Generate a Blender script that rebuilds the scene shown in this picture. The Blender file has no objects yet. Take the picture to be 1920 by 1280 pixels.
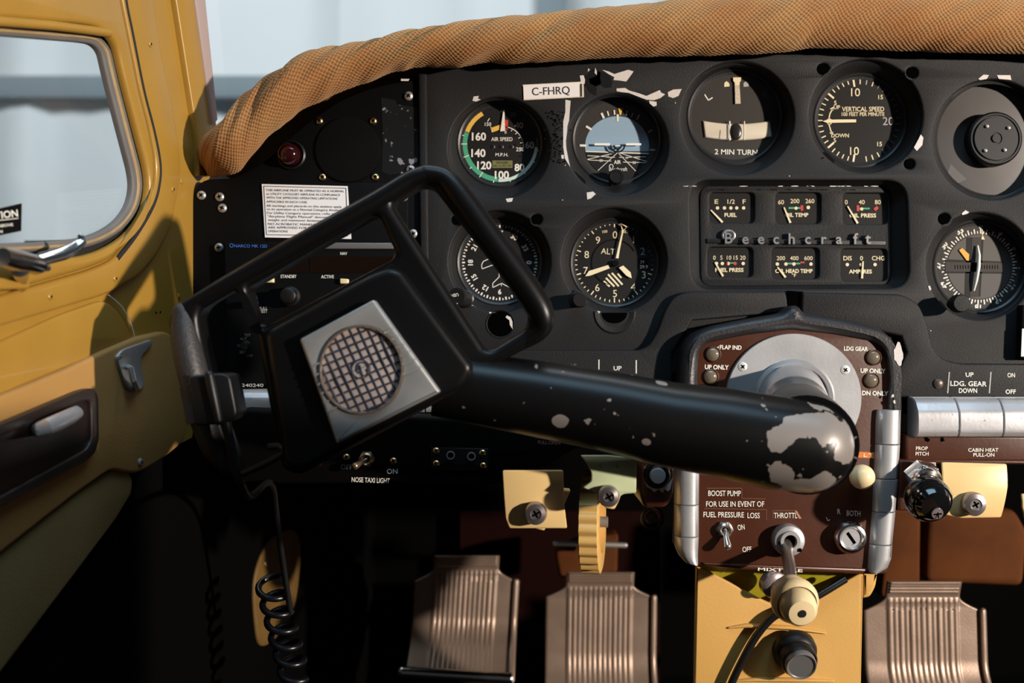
import bpy, bmesh, math, random
from mathutils import Vector, Matrix, noise
from mathutils.geometry import tessellate_polygon
random.seed(7)
S = bpy.context.scene
COL = S.collection
PI = math.pi
CAMY = -0.96          # camera stands 0.96 m in front of the instrument panel (plane y = 0)
FPX = 1920.0          # focal length in pixels of the 1920 x 1280 frame

# ------------------------------------------------------------------ camera, world, lights
cam = bpy.data.cameras.new('camera'); camo = bpy.data.objects.new('camera', cam); COL.objects.link(camo)
camo.location = (0, CAMY, 0); camo.rotation_euler = (PI/2, 0, 0)
cam.sensor_width = 36; cam.lens = 36; cam.clip_start = 0.02; cam.clip_end = 50
cam.dof.use_dof = True; cam.dof.focus_distance = 0.90; cam.dof.aperture_fstop = 5.0
S.camera = camo
S.view_settings.view_transform = 'Standard'; S.view_settings.look = 'None'
S.view_settings.exposure = 0.0; S.view_settings.gamma = 1.0; S.view_settings.use_curve_mapping = False
w = bpy.data.worlds.new('world'); S.world = w; w.use_nodes = True
bg = w.node_tree.nodes['Background']; bg.inputs[0].default_value = (0.75, 0.85, 1.0, 1); bg.inputs[1].default_value = 0.035

def lamp(name, kind, loc, target, energy, color, size):
    l = bpy.data.lights.new(name, kind); l.energy = energy; l.color = color
    if kind == 'AREA': l.shape = 'RECTANGLE'; l.size, l.size_y = size
    else: l.shadow_soft_size = size
    o = bpy.data.objects.new(name, l); COL.objects.link(o); o.location = loc
    o.rotation_euler = (Vector(target)-Vector(loc)).to_track_quat('-Z', 'Y').to_euler()
    return o
key = lamp('work_lamp', 'SPOT', (2.37, -1.75, 0.31), (0.0, 0.0, 0.0), 540, (1.0, 0.885, 0.765), 0.045)
key.data.spot_size = math.radians(55); key.data.spot_blend = 0.6
lamp('hangar_lamp', 'AREA', (-1.0, 0.9, 3.6), (-0.6, 5.6, 1.0), 310, (0.90, 0.97, 1.0), (5, 1.2))
lamp('skylight_lamp', 'AREA', (0.25, -0.95, 1.75), (0.2, 0.0, 0.0), 21, (0.48, 0.77, 1.0), (1.6, 0.6))

# ------------------------------------------------------------------ materials
def nn(nt, t, **kw):
    n = nt.nodes.new(t)
    for k, v in kw.items(): setattr(n, k, v)
    return n
MC = {}
def mat(name, col, rough=0.5, metal=0.0, bump=None, vary=None, spec=0.5, coat=0.0, scuff=None):
    """bump=(scale,strength)  vary=(scale,amount)  scuff=(scale,threshold,colour)"""
    if name in MC: return MC[name]
    m = bpy.data.materials.new(name); m.use_nodes = True; nt = m.node_tree
    b = nt.nodes['Principled BSDF']; L = nt.links.new
    b.inputs['Base Color'].default_value = (*col, 1); b.inputs['Roughness'].default_value = rough
    b.inputs['Metallic'].default_value = metal; b.inputs['Specular IOR Level'].default_value = spec
    b.inputs['Coat Weight'].default_value = coat
    tc = nn(nt, 'ShaderNodeTexCoord') if (bump or vary or scuff) else None
    cout = None
    if vary:
        n = nn(nt, 'ShaderNodeTexNoise'); n.inputs['Scale'].default_value = vary[0]; n.inputs['Detail'].default_value = 5
        L(tc.outputs['Object'], n.inputs['Vector'])
        mx = nn(nt, 'ShaderNodeMix', data_type='RGBA')
        a = vary[1]
        mx.inputs[6].default_value = (*[c*(1-a) for c in col], 1); mx.inputs[7].default_value = (*[min(1, c*(1+a)) for c in col], 1)
        L(n.outputs['Fac'], mx.inputs[0]); cout = mx.outputs[2]; L(cout, b.inputs['Base Color'])
        mr = nn(nt, 'ShaderNodeMapRange'); mr.inputs[3].default_value = rough*0.8; mr.inputs[4].default_value = min(1, rough*1.2)
        L(n.outputs['Fac'], mr.inputs[0]); L(mr.outputs[0], b.inputs['Roughness'])
    if scuff:
        n = nn(nt, 'ShaderNodeTexNoise'); n.inputs['Scale'].default_value = scuff[0]; n.inputs['Detail'].default_value = 6
        L(tc.outputs['Object'], n.inputs['Vector'])
        r = nn(nt, 'ShaderNodeValToRGB'); r.color_ramp.elements[0].position = scuff[1]; r.color_ramp.elements[1].position = min(1, scuff[1]+0.03)
        L(n.outputs['Fac'], r.inputs[0])
        mx = nn(nt, 'ShaderNodeMix', data_type='RGBA'); mx.inputs[6].default_value = (*col, 1); mx.inputs[7].default_value = (*scuff[2], 1)
        if cout: L(cout, mx.inputs[6])
        L(r.outputs[0], mx.inputs[0]); L(mx.outputs[2], b.inputs['Base Color'])
    if bump:
        n = nn(nt, 'ShaderNodeTexNoise'); n.inputs['Scale'].default_value = bump[0]; n.inputs['Detail'].default_value = 3
        L(tc.outputs['Object'], n.inputs['Vector'])
        bp = nn(nt, 'ShaderNodeBump'); bp.inputs['Strength'].default_value = bump[1]; bp.inputs['Distance'].default_value = 0.001
        L(n.outputs['Fac'], bp.inputs['Height']); L(bp.outputs[0], b.inputs['Normal'])
    MC[name] = m; return m

def glass_mat(name, rough=0.02, tint=(1, 1, 1), k=1.0):
    if name in MC: return MC[name]
    m = bpy.data.materials.new(name); m.use_nodes = True; nt = m.node_tree; L = nt.links.new
    nt.nodes.clear()
    o = nn(nt, 'ShaderNodeOutputMaterial'); mx = nn(nt, 'ShaderNodeMixShader')
    t = nn(nt, 'ShaderNodeBsdfTransparent'); t.inputs[0].default_value = (*tint, 1)
    g = nn(nt, 'ShaderNodeBsdfGlossy'); g.inputs['Roughness'].default_value = rough
    lw = nn(nt, 'ShaderNodeLayerWeight'); lw.inputs[0].default_value = 0.5      # Schlick reflectance, the same from both sides
    pw = nn(nt, 'ShaderNodeMath', operation='POWER'); L(lw.outputs['Facing'], pw.inputs[0]); pw.inputs[1].default_value = 5
    f = nn(nt, 'ShaderNodeMath', operation='MULTIPLY_ADD'); L(pw.outputs[0], f.inputs[0]); f.inputs[1].default_value = 0.96; f.inputs[2].default_value = 0.04
    mu = nn(nt, 'ShaderNodeMath', operation='MULTIPLY'); mu.inputs[1].default_value = k
    L(f.outputs[0], mu.inputs[0]); L(mu.outputs[0], mx.inputs[0]); L(t.outputs[0], mx.inputs[1]); L(g.outputs[0], mx.inputs[2]); L(mx.outputs[0], o.inputs[0])
    MC[name] = m; return m

def worn_mat(name, col, metalcol, spots, speck=0.74, rough=0.28):
    """black paint worn through to bare metal at given object-space spots [(centre, radius)], plus small specks"""
    m = bpy.data.materials.new(name); m.use_nodes = True; nt = m.node_tree; L = nt.links.new
    b = nt.nodes['Principled BSDF']; tc = nn(nt, 'ShaderNodeTexCoord')
    n = nn(nt, 'ShaderNodeTexNoise'); n.inputs['Scale'].default_value = 45; n.inputs['Detail'].default_value = 6
    L(tc.outputs['Object'], n.inputs['Vector'])
    n2 = nn(nt, 'ShaderNodeTexNoise'); n2.inputs['Scale'].default_value = 110; n2.inputs['Detail'].default_value = 5
    L(tc.outputs['Object'], n2.inputs['Vector'])
    def M(op, a, b_, clamp=False):
        q = nn(nt, 'ShaderNodeMath', operation=op); q.use_clamp = clamp
        for i, v in enumerate((a, b_)):
            if isinstance(v, (int, float)): q.inputs[i].default_value = v
            else: L(v, q.inputs[i])
        return q.outputs[0]
    acc = M('GREATER_THAN', n2.outputs['Fac'], speck)
    for c, r in spots:
        d = nn(nt, 'ShaderNodeVectorMath', operation='DISTANCE'); L(tc.outputs['Object'], d.inputs[0]); d.inputs[1].default_value = c
        wob = M('MULTIPLY', M('SUBTRACT', n.outputs['Fac'], 0.5), r*2.6)
        acc = M('MAXIMUM', acc, M('GREATER_THAN', M('ADD', M('SUBTRACT', r, d.outputs['Value']), wob), 0.0))
    mx = nn(nt, 'ShaderNodeMix', data_type='RGBA'); L(acc, mx.inputs[0]); mx.inputs[6].default_value = (*col, 1); mx.inputs[7].default_value = (*metalcol, 1)
    L(mx.outputs[2], b.inputs['Base Color'])
    mr = nn(nt, 'ShaderNodeMapRange'); L(acc, mr.inputs[0]); mr.inputs[3].default_value = rough; mr.inputs[4].default_value = 0.36
    L(mr.outputs[0], b.inputs['Roughness'])
    L(M('MULTIPLY', acc, 0.25), b.inputs['Metallic']); b.inputs['Specular IOR Level'].default_value = 0.26
    bp = nn(nt, 'ShaderNodeBump'); bp.inputs['Strength'].default_value = 0.25; bp.inputs['Distance'].default_value = 0.0006; bp.invert = True
    L(acc, bp.inputs['Height']); L(bp.outputs[0], b.inputs['Normal'])
    MC[name] = m; return m

def fabric_mat():
    m = bpy.data.materials.new('fabric_weave'); m.use_nodes = True; nt = m.node_tree; L = nt.links.new
    b = nt.nodes['Principled BSDF']; uv = nn(nt, 'ShaderNodeUVMap'); sp = nn(nt, 'ShaderNodeSeparateXYZ'); L(uv.outputs[0], sp.inputs[0])
    def M(op, a, b_=0.0):
        q = nn(nt, 'ShaderNodeMath', operation=op)
        for i, v in enumerate((a, b_)):
            if isinstance(v, (int, float)): q.inputs[i].default_value = v
            else: L(v, q.inputs[i])
        return q.outputs[0]
    ns = nn(nt, 'ShaderNodeTexNoise'); ns.inputs['Scale'].default_value = 60; L(uv.outputs[0], ns.inputs['Vector'])
    wob = M('MULTIPLY', M('SUBTRACT', ns.outputs['Fac'], 0.5), 0.003)
    f = 2*PI/0.0044
    k = M('MULTIPLY', M('SINE', M('MULTIPLY', M('ADD', sp.outputs[0], wob), f)), M('SINE', M('MULTIPLY', M('ADD', sp.outputs[1], wob), f)))
    h = M('ADD', M('MULTIPLY', k, 0.5), 0.5)
    r = nn(nt, 'ShaderNodeValToRGB'); e = r.color_ramp.elements
    e[0].position = 0.05; e[0].color = (0.22, 0.102, 0.036, 1); e[1].position = 0.55; e[1].color = (0.385, 0.205, 0.088, 1)
    L(h, r.inputs[0])
    nb = nn(nt, 'ShaderNodeTexNoise'); nb.inputs['Scale'].default_value = 14; nb.inputs['Detail'].default_value = 4; L(uv.outputs[0], nb.inputs['Vector'])
    mx = nn(nt, 'ShaderNodeMix', data_type='RGBA', blend_type='MULTIPLY'); mx.inputs[0].default_value = 1
    r2 = nn(nt, 'ShaderNodeValToRGB'); r2.color_ramp.elements[0].position = 0.3; r2.color_ramp.elements[0].color = (0.80, 0.62, 0.5, 1)
    r2.color_ramp.elements[1].position = 0.7; r2.color_ramp.elements[1].color = (1.0, 1.05, 1.0, 1)
    L(nb.outputs['Fac'], r2.inputs[0]); L(r.outputs[0], mx.inputs[6]); L(r2.outputs[0], mx.inputs[7]); L(mx.outputs[2], b.inputs['Base Color'])
    b.inputs['Roughness'].default_value = 0.9; b.inputs['Specular IOR Level'].default_value = 0.15
    b.inputs['Sheen Weight'].default_value = 0.25; b.inputs['Sheen Roughness'].default_value = 0.5; b.inputs['Sheen Tint'].default_value = (1.0, 0.7, 0.45, 1)
    bp = nn(nt, 'ShaderNodeBump'); bp.inputs['Strength'].default_value = 0.7; bp.inputs['Distance'].default_value = 0.0009
    L(h, bp.inputs['Height']); L(bp.outputs[0], b.inputs['Normal'])
    return m

PANEL = mat('panel_black', (0.0088, 0.0082, 0.0088), 0.6, bump=(900, 0.35), vary=(12, 0.25), spec=0.28)
PANEL2 = mat('radio_black', (0.0026, 0.0026, 0.003), 0.5, bump=(900, 0.2), spec=0.14)
BLACK = mat('satin_black', (0.005, 0.005, 0.0055), 0.42, spec=0.35)
MATTE = mat('matte_black', (0.0024, 0.0023, 0.0025), 0.85, spec=0.10)
HOLE = mat('hole_black', (0.0012, 0.0012, 0.0012), 0.95, spec=0.0)
DIAL = mat('dial_black', (0.012, 0.011, 0.0105), 0.6, spec=0.2)
DIALG = mat('dial_grey', (0.042, 0.037, 0.033), 0.6, spec=0.2)
WHITE = mat('print_white', (0.80, 0.76, 0.68), 0.6)
LUME = mat('print_cream', (0.80, 0.68, 0.44), 0.6)
GREYPRINT = mat('print_grey', (0.40, 0.38, 0.37), 0.6)
DIMPRINT = mat('print_dim', (0.10, 0.09, 0.085), 0.6)
GREEN = mat('print_green', (0.06, 0.36, 0.20), 0.6)
GREENW = mat('print_pale', (0.55, 0.68, 0.62), 0.6)
YELLOWP = mat('print_yellow', (0.80, 0.48, 0.07), 0.6)
REDP = mat('print_red', (0.55, 0.035, 0.025), 0.6)
BLUEP = mat('print_blue', (0.03, 0.12, 0.40), 0.6)
ORANGE = mat('flag_orange', (0.85, 0.36, 0.03), 0.6)
OLIVEP = mat('plate_olive', (0.17, 0.16, 0.06), 0.6)
SKY = mat('sky_blue', (0.26, 0.38, 0.50), 0.6)
PAPER = mat('placard_white', (0.80, 0.77, 0.77), 0.6)
INK = mat('placard_ink', (0.03, 0.03, 0.035), 0.6)
CHIP = mat('bare_chip', (0.62, 0.57, 0.54), 0.6, vary=(300, 0.15))
YEL = mat('yellow_paint', (0.34, 0.185, 0.028), 0.36, vary=(18, 0.12), bump=(130, 0.12), coat=0.15)
YELD = mat('yellow_metal_box', (0.60, 0.335, 0.085), 0.5, vary=(10, 0.06), bump=(400, 0.1))
TAN = mat('tan_vinyl', (0.36, 0.19, 0.052), 0.6, vary=(14, 0.15), bump=(500, 0.3))
TANL = mat('lower_vinyl', (0.22, 0.155, 0.055), 0.7, vary=(9, 0.12), bump=(500, 0.3))
BROWN = mat('brown_leather', (0.0105, 0.0036, 0.0024), 0.38, vary=(20, 0.2), bump=(300, 0.2))
MAROON = mat('brown_enamel', (0.064, 0.0165, 0.0058), 0.38, vary=(25, 0.15), bump=(300, 0.08))
RUST = mat('brown_hide', (0.085, 0.027, 0.0075), 0.75, spec=0.08, vary=(14, 0.7), bump=(60, 0.5))
ALU = mat('aluminium', (0.42, 0.42, 0.43), 0.42, 0.55, vary=(30, 0.10), bump=(500, 0.06))
CHROME = mat('chrome', (0.72, 0.71, 0.70), 0.16, 1.0, vary=(40, 0.08))
WCHROME = mat('worn_chrome', (0.62, 0.61, 0.63), 0.32, 0.6, vary=(30, 0.15), bump=(300, 0.08), scuff=(260, 0.68, (0.28, 0.25, 0.24)))
STEEL = mat('dull_steel', (0.42, 0.40, 0.38), 0.38, 0.6)
BRASS = mat('brass', (0.80, 0.58, 0.28), 0.28, 1.0)
PEDAL = mat('pedal_alloy', (0.31, 0.222, 0.172), 0.42, 0.55, vary=(25, 0.2), bump=(400, 0.12))
CREAM = mat('cream_plastic', (0.74, 0.52, 0.23), 0.38, vary=(20, 0.10))
IVORY = mat('ivory_knob', (0.78, 0.62, 0.36), 0.3, vary=(30, 0.06))
PALEG = mat('pale_green_plastic', (0.50, 0.56, 0.34), 0.4, vary=(20, 0.15))
SILVER = mat('badge_silver', (0.36, 0.355, 0.35), 0.40, 0.55, vary=(60, 0.06))
GRILLE = mat('grille_cloth', (0.36, 0.30, 0.27), 0.6, 0.1)
GRID = mat('grille_line', (0.014, 0.016, 0.035), 0.6)
RUBBER = mat('rubber_grey', (0.13, 0.12, 0.115), 0.6, vary=(40, 0.25))
RUBBERB = mat('rubber_black', (0.010, 0.009, 0.008), 0.8)
STRAP = mat('strap_grey', (0.055, 0.056, 0.068), 0.95, bump=(900, 0.6))
GRIP = mat('grip_black', (0.026, 0.023, 0.024), 0.5, bump=(420, 0.5))
YOKE = mat('yoke_black', (0.0034, 0.0032, 0.0035), 0.36, bump=(250, 0.05), spec=0.26)
LENSR = mat('lens_red', (0.022, 0.0022, 0.0032), 0.12, coat=0.5)
LENS = mat('lens_smoke', (0.16, 0.125, 0.09), 0.15, coat=0.5)
AMBER = mat('display_dark', (0.008, 0.0035, 0.002), 0.12)
OLIVE = mat('olive_plate', (0.30, 0.25, 0.012), 0.35, vary=(40, 0.25), bump=(90, 0.2))
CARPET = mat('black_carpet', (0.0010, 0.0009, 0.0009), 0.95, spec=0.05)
REDC = mat('red_brown_carpet', (0.010, 0.0025, 0.002), 0.95, spec=0.05)
PRIMER = mat('pillar_grey', (0.36, 0.27, 0.25), 0.6)
SHEET = mat('hangar_sheet', (0.66, 0.69, 0.70), 0.55, vary=(0.8, 0.06), bump=(1.2, 0.2))
BEAM = mat('hangar_beam', (0.20, 0.245, 0.27), 0.7)
FABRIC = fabric_mat()
GLASS = glass_mat('gauge_glass', 0.03, k=0.55)
PANE = glass_mat('window_pane', 0.03, (0.97, 0.99, 1.0), 0.6)

# ------------------------------------------------------------------ frames: a local plane with x right, y away, z up
class Frame:
    def __init__(self, cx, cy, y, ex=(1, 0, 0), ey=(0, 1, 0), ez=(0, 0, 1), O=None):
        self.ex, self.ey, self.ez = Vector(ex).normalized(), Vector(ey).normalized(), Vector(ez).normalized()
        self.O = Vector(O) if O is not None else P(cx, cy, y)
        self.M = Matrix((( *[a[0] for a in (self.ex, self.ey, self.ez)], self.O[0]), (*[a[1] for a in (self.ex, self.ey, self.ez)], self.O[1]),
                         (*[a[2] for a in (self.ex, self.ey, self.ez)], self.O[2]), (0, 0, 0, 1)))
    def q(self, px, py, off=0.0):
        c = Vector((0, CAMY, 0)); d = Vector(((px-960)/FPX, 1, (640-py)/FPX))
        o = self.O + self.ey*off
        t = (o-c).dot(self.ey)/d.dot(self.ey)
        h = c+d*t-self.O
        return (h.dot(self.ex), h.dot(self.ez))
    def qq(self, pts, off=0.0): return [self.q(*p, off) for p in pts]
    @property
    def s(self): return (self.O[1]-CAMY)/FPX
def P(px, py, y):
    d = y-CAMY
    return Vector(((px-960)/FPX*d, y, (640-py)/FPX*d))

# ------------------------------------------------------------------ mesh builder
def area2(l): return sum(l[i][0]*l[(i+1) % len(l)][1]-l[(i+1) % len(l)][0]*l[i][1] for i in range(len(l)))/2
def offset_loop(l, d):
    n = len(l); out = []
    for i in range(n):
        a, b, c = Vector(l[i-1]), Vector(l[i]), Vector(l[(i+1) % n])
        e1, e2 = (b-a), (c-b)
        if e1.length < 1e-9: e1 = e2
        if e2.length < 1e-9: e2 = e1
        e1 = e1.normalized(); e2 = e2.normalized()
        n1, n2 = Vector((-e1.y, e1.x)), Vector((-e2.y, e2.x))
        k = max(0.35, 1+n1.dot(n2)); m = (n1+n2)/k
        out.append((b.x+m.x*d, b.y+m.y*d))
    return out
def rpoly(pts, r, n=5):
    """round the corners of a closed polygon; r is one radius or a list"""
    out = []; N = len(pts)
    for i in range(N):
        rr = r[i] if isinstance(r, (list, tuple)) else r
        a, b, c = Vector(pts[i-1]), Vector(pts[i]), Vector(pts[(i+1) % N])
        if rr <= 0: out.append(tuple(b)); continue
        l1, l2 = (a-b).length, (c-b).length
        rr = min(rr, l1*0.48, l2*0.48)
        p, q = b+(a-b).normalized()*rr, b+(c-b).normalized()*rr
        for k in range(n+1):
            t = k/n; out.append(tuple(p*(1-t)**2+b*2*t*(1-t)+q*t*t))
    return out
def smooth(pts, closed=True, n=5):
    N = len(pts); out = []
    for i in range(N if closed else N-1):
        g = lambda j: Vector(pts[j % N]) if closed else Vector(pts[max(0, min(N-1, j))])
        a, b, c, d = g(i-1), g(i), g(i+1), g(i+2)
        for k in range(n):
            t = k/n
            out.append(tuple(0.5*((2*b)+(c-a)*t+(2*a-5*b+4*c-d)*t*t+(3*b-a-3*c+d)*t**3)))
    if not closed: out.append(tuple(pts[-1]))
    return out
def circle(cx, cy, r, n=48, ry=None): return [(cx+r*math.cos(2*PI*i/n), cy+(ry or r)*math.sin(2*PI*i/n)) for i in range(n)]

TXT = {}
def glyphs(s, bold):
    if (s, bold) in TXT: return TXT[(s, bold)]
    def mesh_of(st):
        cu = bpy.data.curves.new('t', 'FONT'); cu.body = st; cu.size = 1; cu.resolution_u = 3; cu.offset = bold; cu.fill_mode = 'FRONT'
        ob = bpy.data.objects.new('t', cu); me = ob.to_mesh()
        v = [(p.co.x, p.co.y) for p in me.vertices]; f = [tuple(q.vertices) for q in me.polygons]
        ob.to_mesh_clear(); bpy.data.objects.remove(ob); bpy.data.curves.remove(cu)
        return v, f
    if 'H' not in TXT:
        v, _ = mesh_of('H'); TXT['H'] = max(p[1] for p in v)
    h = TXT['H']; v, f = mesh_of(s)
    x0, x1 = min(p[0] for p in v), max(p[0] for p in v)
    r = ([((p[0]-(x0+x1)/2)/h, p[1]/h-0.5) for p in v], f, (x1-x0)/h)
    TXT[(s, bold)] = r; return r

class MB:
    def __init__(self, frame=None, mats=()):
        self.v = []; self.f = []; self.mi = []; self.fr = frame; self.mats = list(mats); self.uv = None; self.y = 0.0
    def m(self, mt):
        if mt not in self.mats: self.mats.append(mt)
        return self.mats.index(mt)
    def add(self, vs, fs, mt):
        o = len(self.v); self.v += [Vector(p) for p in vs]; k = self.m(mt)
        for f in fs: self.f.append(tuple(i+o for i in f)); self.mi.append(k)
    # --- solids in local metres
    def lathe(self, prof, mt, c=(0, 0, 0), axis=(0, -1, 0), n=40, arc=None, ell=1.0):
        ax = Vector(axis).normalized(); c = Vector(c)
        u = ax.orthogonal().normalized() if abs(ax.y) < 0.99 else Vector((1, 0, 0)); wv = ax.cross(u).normalized()
        vs = []; fs = []; full = arc is None; a0, a1 = arc or (0, 2*PI); N = n if full else n+1
        for r, h in prof:
            for i in range(N):
                a = a0+(a1-a0)*i/n
                vs.append(c+ax*h+u*(r*math.cos(a))+wv*(r*ell*math.sin(a)))
        for j in range(len(prof)-1):
            for i in range(n):
                k = (i+1) % N
                a, b, d, e = j*N+i, j*N+k, (j+1)*N+k, (j+1)*N+i
                if prof[j][0] < 1e-7: fs.append((a, d, e))
                elif prof[j+1][0] < 1e-7: fs.append((a, b, d))
                else: fs.append((a, b, d, e))
        self.add(vs, fs, mt)
    def prism(self, loops, yf, yb, mt, bev=0.0, seg=3, back=True):
        L = []
        for i, l in enumerate(loops):
            l = [p for k, p in enumerate(l) if (Vector(p)-Vector(l[k-1])).length > 1e-7]
            a = area2(l)
            if (i == 0) != (a > 0): l = l[::-1]
            L.append(l)
        def cap(LL, y):
            pts = [p for l in LL for p in l]
            tri = tessellate_polygon([[Vector((p[0], p[1], 0)) for p in l] for l in LL])
            return [(p[0], y, p[1]) for p in pts], [tuple(t) for t in tri]
        rings = []
        if bev > 0:
            for k in range(seg+1):
                a = k/seg*PI/2; rings.append((bev*(1-math.cos(a)), yf+bev*(1-math.sin(a))))
        else: rings = [(0, yf)]
        base = [(0, yb)] + rings
        for l in L:
            n = len(l); vs = []; fs = []
            for d, y in base:
                q = offset_loop(l, d) if d > 0 else l
                vs += [(p[0], y, p[1]) for p in q]
            for j in range(len(base)-1):
                for i in range(n):
                    k = (i+1) % n; fs.append((j*n+i, j*n+k, (j+1)*n+k, (j+1)*n+i))
            self.add(vs, fs, mt)
        vs, fs = cap([offset_loop(l, bev) if bev > 0 else l for l in L], yf); self.add(vs, fs, mt)
        if back: vs, fs = cap(L, yb); self.add(vs, fs, mt)
    def tube(self, path, rad, mt, n=16, caps=True, flat=1.0, up=None, round_caps=False):
        p = [Vector(a) for a in path]; N = len(p)
        if not isinstance(rad, (list, tuple)): rad = [rad]*N
        rad = list(rad)
        tan = [(p[min(i+1, N-1)]-p[max(i-1, 0)]).normalized() for i in range(N)]
        u = (Vector(up) - tan[0]*Vector(up).dot(tan[0])).normalized() if up else tan[0].orthogonal().normalized()
        vs = []; fs = []; fr = []
        for i in range(N):
            u = (u-tan[i]*u.dot(tan[i])).normalized(); fr.append((u.copy(), tan[i].cross(u)))
        st = [(p[i], rad[i], fr[i]) for i in range(N)]
        if round_caps:
            pre = [(p[0]-tan[0]*rad[0]*math.sin(a), rad[0]*math.cos(a), fr[0]) for a in (1.45, 1.2, 0.9, 0.6, 0.3)]
            post = [(p[-1]+tan[-1]*rad[-1]*math.sin(a), rad[-1]*math.cos(a), fr[-1]) for a in (0.3, 0.6, 0.9, 1.2, 1.45)]
            st = pre+st+post
        for c, r, (a, b) in st:
            for k in range(n):
                t = 2*PI*k/n; vs.append(c+a*(r*math.cos(t))+b*(r*flat*math.sin(t)))
        for j in range(len(st)-1):
            for k in range(n):
                l = (k+1) % n; fs.append((j*n+k, j*n+l, (j+1)*n+l, (j+1)*n+k))
        if caps: fs += [tuple(range(n))[::-1], tuple(range((len(st)-1)*n, len(st)*n))]
        self.add(vs, fs, mt)
    def box(self, c, size, mt, bev=0.0, seg=2):
        x, y, z = [a/2 for a in size]
        self.prism([[(c[0]-x, c[2]-z), (c[0]+x, c[2]-z), (c[0]+x, c[2]+z), (c[0]-x, c[2]+z)]], c[1]-y, c[1]+y, mt, bev, seg)
    # --- flat printing in pixels of the photograph, laid on this frame's plane at self.y
    def flat(self, pts, mt):
        q = [self.fr.q(*p) for p in pts]
        tri = tessellate_polygon([[Vector((a, b, 0)) for a, b in q]])
        self.add([(a, self.y, b) for a, b in q], [tuple(t) for t in tri], mt)
    def line(self, a, b, wd, mt, wd2=None):
        a, b = Vector(a), Vector(b); d = (b-a).normalized(); n = Vector((-d.y, d.x)); w2 = wd if wd2 is None else wd2
        self.flat([a+n*wd/2, b+n*w2/2, b-n*w2/2, a-n*wd/2], mt)
    def poly(self, pts, wd, mt):
        for a, b in zip(pts, pts[1:]): self.line(a, b, wd, mt)
    def disc(self, cx, cy, r, mt, n=28, ry=None): self.flat(circle(cx, cy, r, n, ry), mt)
    def arc(self, cx, cy, r0, r1, a0, a1, mt, n=None):
        n = n or max(4, int(abs(a1-a0)/5))
        pt = lambda r, a: (cx+r*math.sin(math.radians(a)), cy-r*math.cos(math.radians(a)))
        for i in range(n):
            p, q = a0+(a1-a0)*i/n, a0+(a1-a0)*(i+1)/n
            self.flat([pt(r0, p), pt(r1, p), pt(r1, q), pt(r0, q)], mt)
    def tick(self, cx, cy, r0, r1, a, wd, mt):
        s, c = math.sin(math.radians(a)), -math.cos(math.radians(a)); self.line((cx+r0*s, cy+r0*c), (cx+r1*s, cy+r1*c), wd, mt)
    def text(self, s, px, py, h, mt, rot=0, w=None, xs=1.0, bold=0.012):
        """cap height h px; w = total width px; rot degrees clockwise on the picture"""
        v, f, wd = glyphs(s, bold)
        k = (w/(wd*h)) if w else xs
        r = math.radians(rot); c, sn = math.cos(r), math.sin(r)
        pts = []
        for x, y in v:
            X, Y = x*h*k, -y*h
            pts.append(self.fr.q(px+X*c-Y*sn, py+X*sn+Y*c))
        self.add([(a, self.y, b) for a, b in pts], f, mt)
    def blob(self, cx, cy, rx, ry, mt, rot=0, seed=0, n=14, rough=0.35):
        rnd = random.Random(seed*77+int(cx*3+cy)); r = math.radians(rot); out = []
        for i in range(n):
            a = 2*PI*i/n; k = 1+rough*(rnd.random()-0.5)*2
            x, y = rx*k*math.cos(a), ry*k*math.sin(a)
            out.append((cx+x*math.cos(r)-y*math.sin(r), cy+x*math.sin(r)+y*math.cos(r)))
        self.flat(out, mt)
    def pieces(self, name, parent=None, gap=0.02, k=0.5, **kw):
        """build every far-apart piece of this builder as a mesh object of its own"""
        n = len(self.v); r = list(range(n))
        def fd(i):
            while r[i] != i: r[i] = r[r[i]]; i = r[i]
            return i
        for f in self.f:
            for a in f[1:]: r[fd(a)] = fd(f[0])
        isl = {}
        for f, mi in zip(self.f, self.mi): isl.setdefault(fd(f[0]), []).append((f, mi))
        ks = list(isl); bb = []
        for q in ks:
            ps = [self.v[i] for f, _ in isl[q] for i in f]
            bb.append(([min(p[j] for p in ps) for j in range(3)], [max(p[j] for p in ps) for j in range(3)]))
        g = list(range(len(ks)))
        def fg(i):
            while g[i] != i: i = g[i]
            return i
        sz = [max(h[j]-l[j] for j in range(3)) for l, h in bb]
        for i in range(len(ks)):
            for j in range(i):
                d = math.sqrt(sum(max(0, bb[i][0][m]-bb[j][1][m], bb[j][0][m]-bb[i][1][m])**2 for m in range(3)))
                if d <= max(gap, k*max(sz[i], sz[j])): g[fg(i)] = fg(j)
        grp = {}
        for i, q in enumerate(ks): grp.setdefault(fg(i), []).extend(isl[q])
        out = []
        for fs in grp.values():
            nb = MB(self.fr); nb.mats = list(self.mats); ix = {}
            for f, mi in fs:
                t = []
                for i in f:
                    if i not in ix: ix[i] = len(nb.v); nb.v.append(self.v[i])
                    t.append(ix[i])
                nb.f.append(tuple(t)); nb.mi.append(mi)
            used = sorted(set(nb.mi)); nb.mats = [self.mats[i] for i in used]; nb.mi = [used.index(i) for i in nb.mi]
            out.append(nb.build(name, parent, **kw))
        return out
    def build(self, name, parent=None, frame=None, ang=38, label=None):
        me = bpy.data.meshes.new(name); me.from_pydata([tuple(v) for v in self.v], [], self.f)
        for mt in self.mats: me.materials.append(mt)
        for p, k in zip(me.polygons, self.mi): p.material_index = k
        bm = bmesh.new(); bm.from_mesh(me)
        bmesh.ops.remove_doubles(bm, verts=bm.verts, dist=1e-6)
        bmesh.ops.recalc_face_normals(bm, faces=bm.faces)
        for f in bm.faces: f.smooth = True
        bm.to_mesh(me); bm.free()
        me.set_sharp_from_angle(angle=math.radians(ang))
        o = bpy.data.objects.new(name, me); COL.objects.link(o)
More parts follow.
